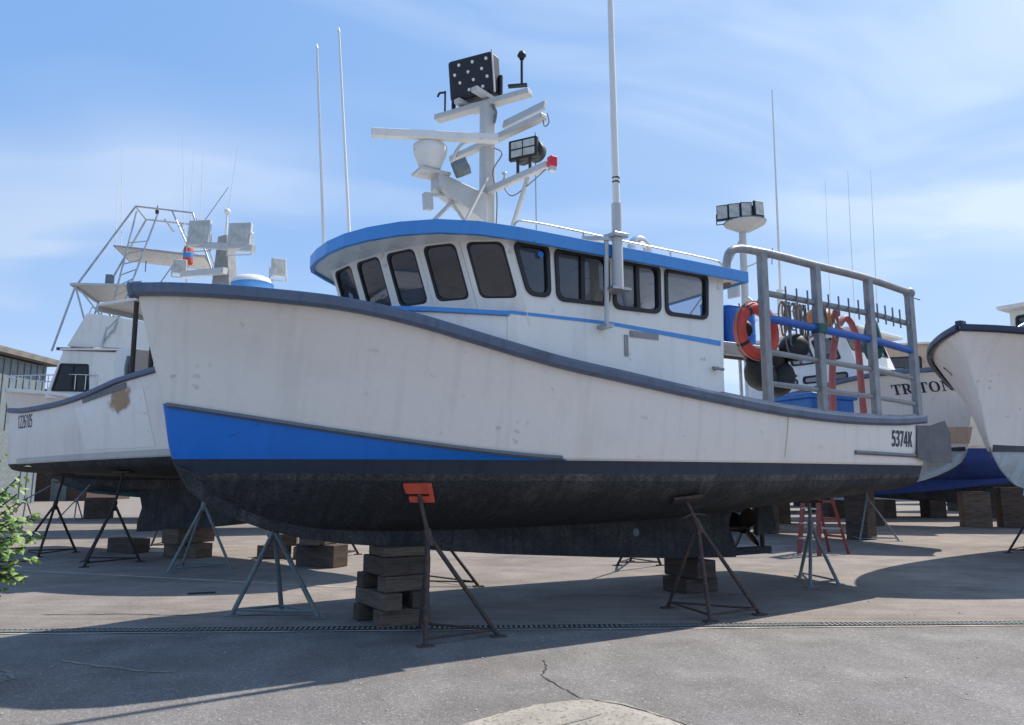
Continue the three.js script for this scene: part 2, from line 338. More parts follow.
// the patch of a hull between two rows, both sides, over columns c0..c1, with its piece of the transom
function hullPatch(g, r0, r1, c0 = 0, c1 = HCOLS, transom = true) {
  const pos = [], uv = [], idx = [], n = r1 - r0 + 1;
  for (const s of [1, -1]) {
    const base = pos.length / 3;
    for (let j = c0; j <= c1; j++) for (let i = r0; i <= r1; i++) { const p = g.cols[j][i]; pos.push(p[0], p[1], p[2] * s); uv.push(p[0], p[3] * s); }
    for (let j = 0; j < c1 - c0; j++) for (let i = 0; i < n - 1; i++) {
      const a = base + j * n + i, b = a + n;
      if (s > 0) idx.push(a, a + 1, b, b, a + 1, b + 1); else idx.push(a, b, a + 1, b, b + 1, a + 1);
    }
  }
  if (c0 === 0) { const m = (pos.length / 3) / 2; for (let i = 0; i < n - 1; i++) { const a = i, b = m + i; idx.push(a, b, a + 1, b, b + 1, a + 1); } }
  if (transom && c1 === HCOLS) {
    const base = pos.length / 3, col = g.cols[HCOLS];
    for (let i = r0; i <= r1; i++) for (const s of [1, -1]) { pos.push(col[i][0], col[i][1], col[i][2] * s); uv.push(col[i][2] * s, col[i][1]); }
    for (let i = 0; i < n - 1; i++) { const a = base + i * 2; idx.push(a, a + 2, a + 1, a + 1, a + 2, a + 3); }
  }
  const q = new THREE.BufferGeometry();
  q.setAttribute('position', new THREE.Float32BufferAttribute(pos, 3)); q.setAttribute('uv', new THREE.Float32BufferAttribute(uv, 2));
  q.setIndex(idx); q.computeVertexNormals(); return q;
}
// a moulding swept along a path: profile points are [out, up]
function sweep(part, pts, outs, prof) {
  const n = prof.length, pos = [], idx = [];
  pts.forEach((p, j) => prof.forEach(([o, h]) => pos.push(p[0] + outs[j][0] * o, p[1] + h, p[2] + outs[j][1] * o)));
  for (let j = 0; j + 1 < pts.length; j++) for (let i = 0; i < n; i++) { const a = j * n + i, b = j * n + (i + 1) % n; idx.push(a, a + n, b, b, a + n, b + n); }
  for (const e of [0, (pts.length - 1) * n]) for (let i = 1; i + 1 < n; i++) idx.push(e, e + i, e + i + 1);
  const g = new THREE.BufferGeometry(); g.setAttribute('position', new THREE.Float32BufferAttribute(pos, 3)); g.setIndex(idx);
  const q = g.toNonIndexed(); q.computeVertexNormals(); part.add(q);
}
function outward(pts, s) { return pts.map((p, i) => { const a = pts[Math.max(0, i - 1)], b = pts[Math.min(pts.length - 1, i + 1)], dx = b[0] - a[0], dz = b[2] - a[2], l = Math.hypot(dx, dz) || 1; return [-dz / l * s, dx / l * s]; }); }
function sideStrake(g, row, c0, c1, prof, name, m, parent) {
  for (const s of [1, -1]) { const part = P(), pts = []; for (let j = c0; j <= c1; j++) { const p = g.cols[j][row]; pts.push([p[0], p[1], p[2] * s]); } sweep(part, pts, outward(pts, s), prof); part.build(name, m, parent); }
}
// deck to deckEnd, then an open cockpit with bulwarks and a sole
function hullDeck(g, deckEnd, sole) {
  const a = [], tri = (p, q, r) => a.push(...p, ...q, ...r), quad = (p, q, r, s) => { tri(p, q, r); tri(r, q, s); };
  const at = (j, f, dy) => { const p = g.cols[j][0]; return [p[0] + (j === 0 ? 0.02 : 0), p[1] - 0.03 + dy * (1 - f * f), p[2] * f * 0.99]; };
  const je = g.cols.findIndex(c => c[0][0] >= deckEnd);
  for (let j = 0; j < je; j++) for (let k = -4; k < 4; k++) quad(at(j, k / 4, 0.07), at(j + 1, k / 4, 0.07), at(j, (k + 1) / 4, 0.07), at(j + 1, (k + 1) / 4, 0.07));
  const cap = (j, s, f, h) => { const p = g.cols[j][0]; return [p[0] - (j === HCOLS ? (f ? 0.12 : 0.004) : 0), h ?? p[1] - 0.03, (p[2] - f * 0.14 - 0.004) * s]; };
  for (let j = je; j < HCOLS; j++) {
    for (const s of [1, -1]) { quad(cap(j, s, 0), cap(j + 1, s, 0), cap(j, s, 1), cap(j + 1, s, 1)); quad(cap(j, s, 1), cap(j + 1, s, 1), cap(j, s, 1, sole), cap(j + 1, s, 1, sole)); }
    quad(cap(j, 1, 1, sole), cap(j + 1, 1, 1, sole), cap(j, -1, 1, sole), cap(j + 1, -1, 1, sole));
  }
  const e = HCOLS; quad(cap(e, 1, 0), cap(e, -1, 0), cap(e, 1, 1), cap(e, -1, 1)); quad(cap(e, 1, 1), cap(e, -1, 1), cap(e, 1, 1, sole), cap(e, -1, 1, sole));
  const b0 = s => { const p = at(je, s, 0.07); p[2] *= 0.92; return p; }, b1 = s => [b0(s)[0], sole, b0(s)[2]]; quad(b0(1), b0(-1), b1(1), b1(-1));
  const q = new THREE.BufferGeometry(); q.setAttribute('position', new THREE.Float32BufferAttribute(a, 3)); q.computeVertexNormals(); return q;
}
// lettering that follows the side of a hull; side 1 is +z (reads towards +x), side -1 is -z (reads towards -x)
function hullText(g, text, font, size, u, h, side, sx = 1, slope = 0, off = 0.006) {
  const t = new TextGeometry(text, { font, size, depth: 0.002, curveSegments: 4, bevelEnabled: false });
  const p = t.attributes.position;
  for (let i = 0; i < p.count; i++) {
    const x = p.getX(i) * sx, y = p.getY(i), z = p.getZ(i), uu = u + x * side, hh = h + y + slope * x;
    p.setXYZ(i, uu, hh, side * (g.vAt(uu, hh) + off + z));
  }
  t.computeVertexNormals(); return P().add(t);
}
function keelPart(o, list, th = 0.17) {                    // keel blade under a hull: bottom line given, top buried in the hull
  const s = new THREE.Shape(); list.forEach((p, i) => i ? s.lineTo(p[0], p[1]) : s.moveTo(p[0], p[1])); s.closePath();
  return P().extrude(s, th, new THREE.Matrix4().makeTranslation(0, 0, -th / 2), 0.008);
}
const KEEL = [[0.5, 1.72], [0.56, 1.6], [0.637, 1.479], [0.75, 1.385], [0.888, 1.294], [1.141, 1.165], [1.45, 1.05], [1.774, 0.967], [2.2, 0.893], [2.688, 0.842], [3.5, 0.75], [4.26, 0.677], [5.8, 0.562], [7.0, 0.485], [8.25, 0.437], [8.25, 0.60], [8.12, 0.9], [8.2, 1.1], [8.3, 1.22], [7, 1.25], [4, 1.2], [2, 1.3], [1, 1.5]];

// ------------------------------------------------------------------ windows set in a flat panel: outline in panel coordinates, z out of the panel
function addWindow(parent, pts, m, o = {}) {
  const r = o.r ?? 0.09, fw = o.fw ?? 0.035, th = o.th ?? 0.035;
  const ring = roundPoly(inset(pts, -fw * 0.5), r + fw * 0.5); ring.holes.push(asPath(roundPoly(inset(pts, fw * 0.6), r)));
  const p = P().extrude(ring, th * 2, m.clone().multiply(new THREE.Matrix4().makeTranslation(0, 0, -th - 0.01)), 0.004);
  const f = p.build('window', o.frame || mat.rubber, parent);
  P().extrude(roundPoly(inset(pts, fw * 0.4), r), 0.006, m.clone().multiply(new THREE.Matrix4().makeTranslation(0, 0, -0.012))).build('pane', o.glass || mat.glass, f);
  if (o.mullion) { const x = o.mullion, ys = pts.map(q => q[1]), y0 = Math.min(...ys) + 0.01, y1 = Math.max(...ys) - 0.01;
    P().add(new THREE.BoxGeometry(0.05, y1 - y0, 0.05), m.clone().multiply(new THREE.Matrix4().makeTranslation(x, (y0 + y1) / 2, 0.0))).build('mullion', o.frame || mat.rubber, f); }
  return f;
}
function panel(part, outline, holes, th, m) {              // flat wall with openings
  const s = new THREE.Shape(outline.map(p => new THREE.Vector2(...p)));
  for (const h of holes) s.holes.push(asPath(h));
  part.extrude(s, th, m);
}

// ================================================================== the main boat
const STEM = [-3.838, 7.345], HEAD = Math.PI / 6;
const boat = thing('fishing_boat', 'white fishing boat with bright blue bow panel and wheelhouse, numbered 5374K, propped in the foreground', 'fishing boat', [STEM[0], 0, -STEM[1]], HEAD);
const hull = hullGrid({ sl: 1, sb: 1, wl: HWL, sh: 1, sd: 1 });
{
  const bc = hull.cols.findIndex(c => c[hull.rail][0] >= 4.12);
  const white = P(); white.g = [];
  const wg = [hullPatch(hull, 0, hull.rail), hullPatch(hull, hull.rail, hull.wl, bc)];
  const side = mesh('hull_side', mergeGeometries(wg), mat.hullWhite, boat);
  mesh('bow_panel', hullPatch(hull, hull.rail, hull.wl, 0, bc, false), mat.hullBlue, boat).userData.label = 'bright blue painted lower bow';
  mesh('boot_stripe', hullPatch(hull, hull.wl, hull.wl + 2), mat.bottomStripe, boat);
  mesh('scum_line', hullPatch(hull, hull.wl + 2, hull.wl + 3), mat.scum, boat).userData.label = 'dull grey scum line below the waterline';
  mesh('bottom_paint', hullPatch(hull, hull.wl + 3, hull.last), mat.bottom, boat);
  keelPart(boat, KEEL).build('keel', mat.bottom, boat);
  sideStrake(hull, 0, 0, HCOLS, [[-0.02, 0.015], [0.055, 0.012], [0.065, -0.02], [0.06, -0.085], [0.03, -0.115], [-0.02, -0.115]], 'guard_rail', mat.guard, boat);
  const se = hull.cols[HCOLS][0];
  P().box(se[0] + 0.025, se[1] - 0.05, 0, 0.07, 0.13, 2 * se[2] + 0.1, 0, 0, 0, 0.012).build('guard_rail', mat.guard, boat);
  P().box(0.0, 3.50, 0, 0.16, 0.16, 0.13, 0, 0, 0.2, 0.03).build('stem_head', mat.guard, boat);
  // upper cap that lies on the guard aft of the wheelhouse
  for (const s of [1, -1]) { const cap = P(), pts = []; for (let j = 0; j <= HCOLS; j++) { const p = hull.cols[j][0]; if (p[0] > 6.3) pts.push([p[0], p[1] + 0.012, (p[2] - 0.07) * s]); } sweep(cap, pts, outward(pts, s), [[-0.06, 0], [0.06, 0], [0.06, 0.035], [-0.06, 0.035]]); cap.build('rail_cap', mat.aluPaint, boat); }
  sideStrake(hull, hull.rail, 1, bc, [[-0.02, 0.02], [0.035, 0.012], [0.042, -0.015], [0.01, -0.035], [-0.02, -0.035]], 'spray_rail', mat.rail, boat);
  for (const s of [1, -1]) { const st = P(), pts = []; for (let u = 8.95; u <= 10.83; u += 0.12) { const h = 1.955 - 0.012 * (u - 8.95); pts.push([u, h, hull.vAt(u, h) * s]); } sweep(st, pts, outward(pts, s), [[-0.02, 0.03], [0.03, 0.022], [0.035, -0.01], [0.02, -0.03], [-0.02, -0.03]]); st.build('rub_strake', mat.rail, boat); }
  P().add(hullDeck(hull, 6.75, 2.0)).build('deck', mat.deck, boat);
  hullText(hull, '5374K', fontBold, 0.235, 9.90, 2.06, 1, 0.66).build('registration_number', mat.lettering, boat);
  { const q = []; const n = 8; for (let i = 0; i < n; i++) { const y0 = lerp(2.41, 1.86, i / n), y1 = lerp(2.41, 1.86, (i + 1) / n), w = k => 0.011 * (1 - 0.5 * k / n), e = (u, y) => [u, y, hull.vAt(u, y) + 0.004]; const a = e(7.47 - w(i), y0), b = e(7.47 + w(i), y0), c = e(7.47 - w(i + 1), y1), d = e(7.47 + w(i + 1), y1); q.push(...a, ...c, ...b, ...b, ...c, ...d); }
    const sg = new THREE.BufferGeometry(); sg.setAttribute('position', new THREE.Float32BufferAttribute(q, 3)); sg.computeVertexNormals(); P().add(sg).build('rust_streak', M(0.66, 0.55, 0.42, { map: texClean, roughness: 0.7 }), boat); }
  // steel deflector plate on the port quarter
  const s1 = new THREE.Shape([[10.60, 1.90], [10.93, 1.84], [10.93, 2.40], [10.64, 2.39]].map(p => new THREE.Vector2(...p)));
  const s2 = new THREE.Shape([[0, 1.83], [0.68, 1.83], [0.72, 2.31], [0.56, 2.50], [0, 2.39]].map(p => new THREE.Vector2(...p)));
  const pl = P().extrude(s1, 0.012, new THREE.Matrix4().makeTranslation(0, 0, 1.575)).build('deflector_plate', mat.plate, boat);
  P().extrude(s2, 0.012, new THREE.Matrix4().makeRotationY(0.10).setPosition(10.932, 0, 1.575)).build('wing', mat.plate, pl);
  // running gear in the aperture
  P().bar(V(8.0, 0.86, 0), V(8.62, 0.82, 0), 0.045).build('propeller_shaft', mat.propeller, boat);
  const pr = P().lathe([[0, -0.12], [0.05, -0.1], [0.07, 0], [0.06, 0.1], [0, 0.14]], V(8.52, 0.83, 0), 14, new THREE.Quaternion().setFromUnitVectors(V(0, 1, 0), V(1, -0.06, 0).normalize())).build('propeller', mat.propeller, boat);
  for (let k = 0; k < 4; k++) {
    const b = new THREE.SphereGeometry(1, 14, 10), m = new THREE.Matrix4().makeRotationX(k * Math.PI / 2 + 0.6).multiply(new THREE.Matrix4().makeTranslation(0, 0.2, 0)).multiply(new THREE.Matrix4().makeRotationY(0.7)).multiply(new THREE.Matrix4().makeScale(0.018, 0.17, 0.13));
    m.premultiply(new THREE.Matrix4().makeTranslation(8.52, 0.83, 0)); P().add(b, m).build('blade', mat.propeller, pr);
  }
  P().box(8.62, 0.50, 0, 0.9, 0.11, 0.13, 0, 0, 0.0, 0.02).build('keel_shoe', mat.bottom, boat);
  const rs = roundPoly([[8.80, 0.72], [9.22, 0.80], [9.12, 1.27], [8.86, 1.27]], 0.06);
  const rd = P().extrude(rs, 0.06, new THREE.Matrix4().makeTranslation(0, 0, -0.03), 0.01).build('rudder', mat.bottom, boat);
  P().bar(V(8.93, 0.54, 0), V(8.93, 1.4, 0), 0.035).build('rudder_stock', mat.darkRust, rd);
  P().lathe([[0, 0.01], [0.06, 0.008], [0.075, 0], [0.075, -0.01]], V(5.9, 0.98, 0.0), 12).build('through_hull_fitting', mat.bottom, boat);
  P().lathe([[0, 0.012], [0.045, 0.008], [0.06, 0], [0.06, -0.02]], V(6.35, 0.86, 0.095), 14, new THREE.Quaternion().setFromEuler(new THREE.Euler(Math.PI / 2, 0, 0))).build('zinc_anode', mat.galv, boat);
}
// ---- wheelhouse
const HW = 1.70, FRONT = [[3.38, -HW], [2.98, -1.46], [2.64, -1.18], [2.36, -0.86], [2.13, -0.44], [2.22, 0.08], [2.39, 0.58], [2.63, 1.04], [2.95, 1.42], [3.38, HW]];
{
  const house = P(), TOP = 4.15, RAKE = 0.32, th = 0.045;
  const sidesW = [
    [[3.475, 4.08], [3.65, 3.545], [3.915, 3.55], [3.895, 4.105]],
    [[4.0, 4.09], [4.03, 3.53], [4.715, 3.55], [4.714, 4.105]],
    [[4.815, 4.09], [4.8, 3.53], [5.475, 3.545], [5.479, 4.105]],
    [[5.589, 4.10], [5.582, 3.545], [6.235, 3.553], [6.263, 4.105]]];
  const outline = [[3.38, TOP], [3.652, 3.30], [3.40, 3.30], [3.40, 2.86], [4.5, 2.68], [6.47, 2.48], [6.56, TOP]];
  const lists = { 1: sidesW, '-1': sidesW };
  for (const s of [1, -1]) {
    const m = new THREE.Matrix4().makeTranslation(0, 0, s > 0 ? HW - th : -HW);
    panel(house, outline, lists[s].map(w => roundPoly(w, 0.09)), th, m);
  }
  const facets = [];
  const F = FRONT;
  for (let i = 0; i + 1 < F.length; i++) {
    const [ua, va] = F[i], [ub, vb] = F[i + 1], lo = 3.20;
    const A = V(ua + RAKE * (TOP - lo), lo, va), B = V(ub + RAKE * (TOP - lo), lo, vb), C = V(ub, TOP, vb);
    const x = B.clone().sub(A).normalize(), up = C.clone().sub(B), n = up.clone().cross(x).normalize(); const y = x.clone().cross(n).negate();
    if (y.y < 0) y.negate(); if (n.x > 0) n.negate();
    const z = x.clone().cross(y); const m = new THREE.Matrix4().makeBasis(x, y, z).setPosition(A);
    const w = B.distanceTo(A), sk = up.dot(x), hh = up.dot(y);
    const ol = [[0, 0], [w, 0], [w + sk, hh], [sk, hh]];
    const f = q => q / hh, at = (a, q) => [a + sk * f(q), q];
    const mg = 0.055, y0 = (3.49 - lo) / (TOP - lo) * hh, y1 = (4.085 - lo) / (TOP - lo) * hh;
    const win = [at(mg, y0), at(w - mg, y0), at(w - mg, y1), at(mg, y1)];
    panel(house, ol, [roundPoly(win, 0.08)], 0.03, m.clone().multiply(new THREE.Matrix4().makeTranslation(0, 0, -0.015)));
    facets.push([win, m]);
  }
  // aft bulkhead over the starboard half, corner post to port
  house.box(6.48, 3.33, -0.72, 0.05, 1.62, 1.85).box(6.51, 3.30, HW - 0.1, 0.06, 1.66, 0.11);
  const wh = house.build('wheelhouse', mat.houseWhite, boat);
  for (const s of [1, -1]) sidesW.forEach((w, i) => {
    const f = addWindow(wh, w, new THREE.Matrix4().makeTranslation(0, 0, s * HW - (s > 0 ? 0.005 : -0.02)), { mullion: i === 1 || i === 2 ? (w[0][0] + w[2][0]) / 2 + (i === 1 ? 0.0 : 0.0) : 0 });
    if (s > 0 && i === 0) P().add(new THREE.CylinderGeometry(0.035, 0.035, 0.003, 16), new THREE.Matrix4().makeRotationX(Math.PI / 2).setPosition(3.80, 4.00, HW + 0.02)).build('sticker', mat.hullBlue, f);
  });
  facets.forEach(([w, m]) => addWindow(wh, w, m, { th: 0.018 }));
  // helm console and seat inside
  P().box(3.45, 2.98, 0, 0.5, 0.95, 2.5, 0, 0, 0, 0.03).box(3.4, 3.5, 0.55, 0.22, 0.22, 0.5, 0, 0, 0, 0.02).build('helm_console', mat.interior, wh);
  P().box(4.9, 3.0, -1.05, 1.4, 0.9, 0.55, 0, 0, 0, 0.03).box(6.0, 3.05, -1.1, 0.6, 1.0, 0.6, 0, 0, 0, 0.03).build('inside_cabinet', mat.interior, wh);
  P().bar(V(6.35, 2.6, 0.3), V(5.9, 4.12, 0.5), 0.03).build('grab_pole', mat.alu, wh);
  // trunk cabin forward of the windshield
  const T = [[1.15, 0.02], [1.2, 0.40], [1.4, 0.72], [1.7, 0.98], [2.1, 1.22], [2.6, 1.46], [3.05, 1.59], [3.42, HW - 0.005]];
  const tp = [...T, ...T.slice().reverse().map(([u, v]) => [u, -v])], ts = new THREE.Shape(tp.map(([u, v]) => new THREE.Vector2(u, -v)));
  const tk = P().extrude(ts, 0.03, new THREE.Matrix4().makeRotationX(-Math.PI / 2).setPosition(0, 3.27, 0)), tw = [];
  for (let i = 0; i < tp.length; i++) { const [ua, va] = tp[i], [ub, vb] = tp[(i + 1) % tp.length], lo = u => sheerH(u) - 0.04; tw.push(ua, lo(ua), va, ub, lo(ub), vb, ua, 3.285, va, ua, 3.285, va, ub, lo(ub), vb, ub, 3.285, vb); }
  const twg = new THREE.BufferGeometry(); twg.setAttribute('position', new THREE.Float32BufferAttribute(tw, 3)); twg.computeVertexNormals(); tk.add(twg).build('trunk_cabin', mat.houseWhite, boat);
  for (const s of [1, -1]) { const stripe = P(), pts = T.slice(1).map(([u, v]) => [u, 3.30, v * s]); sweep(stripe, pts, outward(pts, s), [[0.0, 0.03], [0.03, 0.025], [0.03, -0.02], [0.0, -0.02]]); stripe.build('trunk_stripe', mat.trimBlue, boat); }
  for (const s of [1, -1]) P().extrude(new THREE.Shape([[3.395, 3.335], [3.395, 3.305], [4.71, 3.318], [6.455, 3.228], [6.46, 3.292], [4.71, 3.355]].map(p => new THREE.Vector2(...p))), 0.006, new THREE.Matrix4().makeTranslation(0, 0, s > 0 ? HW + 0.0015 : -HW - 0.0075)).build('house_stripe', mat.trimBlue, boat);
  P().box(5.23, 3.245, HW + 0.004, 0.43, 0.075, 0.012).build('patch_plate', mat.aluPaint, boat); P().box(4.96, 3.1, HW + 0.004, 0.055, 0.25, 0.012).build('patch_plate', mat.aluPaint, boat);
  // roof
  const R = [[1.82, 0], [1.845, 0.35], [1.93, 0.7], [2.08, 1.03], [2.31, 1.36], [2.62, 1.63], [3.02, 1.79], [3.5, 1.84], [5.2, 1.84], [6.87, 1.82]];
  const RS = [[1.835, -0.3], [1.90, -0.5], [2.14, -0.78], [2.45, -1.1], [2.80, -1.42], [3.2, -1.68], [3.6, -1.82], [5.2, -1.84], [6.87, -1.82]];
  const rp = [...RS.slice().reverse(), ...R];
  const sh = d => new THREE.Shape(rp.map(([u, v]) => { const k = 1 - d / 1.84; return new THREE.Vector2(4.6 + (u - 4.6) * (1 - d / 2.7), -v * k); }));
  const ring = sh(0); ring.holes.push(new THREE.Path(sh(0.035).getPoints()));
  const roof = P().extrude(sh(0.03), 0.07, new THREE.Matrix4().makeRotationX(-Math.PI / 2).setPosition(0, 4.095, 0));
  // cambered top
  const top = [], RU = [...R];
  for (let i = 0; i + 1 < RU.length; i++) for (let k = -6; k < 6; k++) {
    const sb = table([[1.835, 0.3], [1.90, 0.5], [2.14, 0.78], [2.45, 1.1], [2.80, 1.42], [3.2, 1.68], [3.6, 1.82], [5.2, 1.84], [6.87, 1.82]]), q = (r, f) => [r[0] + 0.03, 4.19 + 0.16 * (1 - f * f) * Math.min(1, r[1] / 1.2), (f < 0 ? Math.min(sb(r[0]), r[1] + 0.3) : r[1]) * 0.985 * f];
    const a = q(RU[i], k / 6), b = q(RU[i + 1], k / 6), c = q(RU[i], (k + 1) / 6), d = q(RU[i + 1], (k + 1) / 6); top.push(...a, ...b, ...c, ...c, ...b, ...d);
  }
  const tg = new THREE.BufferGeometry(); tg.setAttribute('position', new THREE.Float32BufferAttribute(top, 3)); tg.computeVertexNormals(); roof.add(tg);
  const rf = roof.build('roof', mat.houseWhite, boat);
  P().extrude(ring, 0.135, new THREE.Matrix4().makeRotationX(-Math.PI / 2).setPosition(0, 4.075, 0), 0.006).build('fascia', mat.trimBlue, rf);
  P().tube([V(3.46, 4.2, 1.68), V(3.52, 4.33, 1.68), V(3.68, 4.355, 1.68), V(5.0, 4.35, 1.68), V(6.4, 4.335, 1.68), V(6.54, 4.32, 1.68), V(6.6, 4.2, 1.68)], 0.014, 8, false, 60).bar(V(4.4, 4.2, 1.68), V(4.4, 4.35, 1.68), 0.011).bar(V(5.7, 4.2, 1.68), V(5.7, 4.34, 1.68), 0.011).build('handrail', mat.alu, rf);
  P().tube([V(5.98, 4.25, 0.6), V(5.98, 4.72, 0.6), V(6.02, 4.82, 0.6), V(6.13, 4.87, 0.6), V(6.24, 4.82, 0.6), V(6.28, 4.70, 0.6)], 0.058, 14, false, 40).build('exhaust_elbow', mat.steel, rf);
  P().box(3.3, 4.345, 0.55, 0.9, 0.04, 0.6, 0, 0, 0, 0.01).build('roof_hatch', mat.navy, rf);
}
// ---- mast with radar, lights and arms
{
  const mu = 4.05, mast = P().box(mu, 5.5, 0, 0.17, 2.2, 0.17, 0, 0, 0, 0.025).box(mu, 4.46, 0, 0.3, 0.06, 0.3).build('mast', mat.greyWhite, boat);
  const arm = (a, b, w, h) => P().beam(a, b, w, h, V(0, 1, 0), 0.02).build('crossarm', mat.greyWhite, mast);
  arm(V(3.62, 6.60, -0.72), V(4.38, 6.60, 0.57), 0.15, 0.085);
  arm(V(3.80, 5.98, -0.58), V(4.28, 6.02, 1.06), 0.12, 0.08);
  arm(V(4.03, 5.34, 0.08), V(4.25, 5.33, 1.2), 0.09, 0.09);
  P().beam(V(3.72, 6.70, -0.28), V(4.12, 6.70, -0.42), 0.10, 0.06).beam(V(3.78, 6.70, 0.12), V(4.28, 6.70, -0.08), 0.10, 0.06).build('light_base', mat.greyWhite, mast);
  P().tube([V(3.75, 5.9, -0.5), V(3.8, 6.08, -0.3), V(3.95, 6.14, -0.12), V(4.02, 6.05, -0.02)], 0.025).build('arm_brace', mat.greyWhite, mast);
  // braces from the roof to the mast
  for (const [a, b, r] of [[V(2.85, 4.3, -0.05), V(3.62, 5.22, 0), 0.026], [V(3.3, 4.28, 0.45), V(4.0, 5.5, 0.1), 0.02], [V(3.5, 5.16, 0), V(3.95, 4.3, 0.32), 0.02], [V(4.14, 4.3, 0.2), V(4.2, 5.3, 0.8), 0.03]]) P().bar(a, b, r).build('stay', mat.greyWhite, mast);
  // big work light, tilted down
  const wl = new THREE.Group(); wl.name = 'work_light'; wl.position.set(3.95, 7.04, -0.2); wl.rotation.set(0, 0.62, 0); wl.scale.setScalar(1.22); wl.rotation.order = 'YXZ'; boat.add(wl);
  const tilt = new THREE.Matrix4().makeRotationZ(0.16);
  const face = new THREE.Matrix4().multiply(tilt);
  P().add(new RoundedBoxGeometry(0.22, 0.46, 0.56, 3, 0.04), face).add(new RoundedBoxGeometry(0.16, 0.36, 0.42, 2, 0.03), face.clone().multiply(new THREE.Matrix4().makeTranslation(0.14, 0, 0))).build('lamp_housing', mat.black, wl);
  P().add(new THREE.BoxGeometry(0.025, 0.47, 0.012), face.clone().multiply(new THREE.Matrix4().makeTranslation(-0.1, 0, 0.283))).build('bezel', mat.alu, wl);
  const leds = P(); for (let r = 0; r < 4; r++) for (let c = 0; c < 3; c++) if (!(r === 0 && c === 0)) leds.add(new THREE.SphereGeometry(0.019, 8, 6), face.clone().multiply(new THREE.Matrix4().makeTranslation(-0.112, -0.15 + r * 0.1 , -0.17 + c * 0.17 + (r % 2 ? 0.06 : 0.0) - 0.02)));
  leds.build('led_cluster', mat.led, wl);
  P().bar(V(0.06, -0.32, 0.3), V(0.06, 0, 0.3), 0.025).bar(V(0.06, -0.32, -0.3), V(0.06, 0, -0.3), 0.025).bar(V(0.06, -0.32, -0.3), V(0.06, -0.32, 0.3), 0.022).build('yoke', mat.black, wl);
  const gp = P().bar(V(4.34, 6.75, 0.42), V(4.34, 7.16, 0.42), 0.018).lathe([[0, 0.07], [0.035, 0.06], [0.05, 0.03], [0.062, 0.0], [0.04, -0.02], [0.03, -0.05]], V(4.34, 7.18, 0.42), 14).beam(V(4.2, 6.76, 0.30), V(4.40, 6.76, 0.46), 0.07, 0.025).build('position_antenna', mat.black, mast);
  P().bar(V(3.72, 6.62, -0.66), V(3.72, 7.02, -0.66), 0.014).tube([V(3.72, 7.0, -0.66), V(3.66, 7.0, -0.72), V(3.64, 6.95, -0.74)], 0.016).build('wind_sensor', mat.black, mast);
  // second light on the lower arm
  const fl = new THREE.Group(); fl.name = 'flood_light'; fl.position.set(4.16, 5.68, 0.76); fl.rotation.set(0, -1.0, 0); boat.add(fl);
  P().add(new RoundedBoxGeometry(0.40, 0.27, 0.07, 3, 0.02)).lathe([[0.0, 0], [0.13, 0.0], [0.13, 0.16], [0.0, 0.16]], V(0.10, 0, -0.03), 16, new THREE.Quaternion().setFromEuler(new THREE.Euler(-Math.PI / 2, 0, 0))).lathe([[0.0, 0], [0.13, 0.0], [0.13, 0.16], [0.0, 0.16]], V(-0.08, 0, -0.03), 16, new THREE.Quaternion().setFromEuler(new THREE.Euler(-Math.PI / 2, 0, 0))).build('lamp_housing', mat.black, fl);
  const pn = P(); for (const [x, y] of [[-0.08, 0.055], [0.09, 0.055], [-0.08, -0.055], [0.09, -0.055]]) pn.box(x, y, 0.037, 0.155, 0.09, 0.008, 0, 0, 0, 0.003);
  pn.build('lens', mat.lens, fl);
  P().bar(V(-0.09, -0.34, -0.02), V(-0.09, -0.1, -0.02), 0.02).bar(V(0.08, -0.34, -0.02), V(0.08, -0.1, -0.02), 0.02).build('lamp_post', mat.rust, fl);
  P().box(4.26, 5.34, 1.26, 0.1, 0.13, 0.1, 0, 0, 0, 0.02).build('red_side_light', mat.redLens, mast);
  P().box(4.26, 5.25, 1.26, 0.08, 0.06, 0.08, 0, 0, 0, 0.01).build('side_light_base', mat.greyWhite, mast);
  P().lathe([[0, 0], [0.025, 0], [0.025, 0.03], [0.012, 0.05], [0.012, 0.09], [0.035, 0.1], [0.035, 0.115], [0, 0.12]], V(4.1, 5.38, 0.38), 12).build('anchor_light', mat.greyWhite, mast);
  // light bar box that tilts on the middle arm
  P().beam(V(4.10, 6.16, 0.36), V(4.30, 6.18, 1.05), 0.05, 0.12, V(0.3, 1, 0), 0.01).build('light_bar', mat.greyWhite, mast);
  P().tube([V(4.28, 6.06, 1.02), V(4.3, 5.9, 1.04), V(4.32, 5.92, 1.1), V(4.3, 6.04, 1.1)], 0.008).tube([V(4.08, 6.55, 0.1), V(4.1, 6.42, 0.15), V(4.08, 6.28, 0.13), V(4.1, 6.42, 0.12)], 0.018).tube([V(4.1, 5.95, 0.1), V(4.12, 5.8, 0.28), V(4.06, 5.6, 0.14), V(4.12, 5.3, 0.14), V(4.12, 4.6, 0.1)], 0.009).tube([V(4.12, 5.35, 0.3), V(4.14, 5.15, 0.5), V(4.2, 5.2, 0.8), V(4.25, 5.3, 1.2)], 0.008).bar(V(4.35, 4.4, 0.75), V(4.34, 5.95, 0.75), 0.006).build('cable', mat.galv, mast);
  // radar on its forward bracket
  const br = P();
  br.extrude(new THREE.Shape([[3.30, 5.42], [3.30, 5.26], [3.98, 4.88], [3.98, 5.26]].map(p => new THREE.Vector2(...p))), 0.24, new THREE.Matrix4().makeTranslation(0, 0, -0.12), 0.01);
  br.box(3.24, 5.43, 0, 0.42, 0.04, 0.3, 0, 0, 0, 0.01).build('radar_bracket', mat.greyWhite, mast);
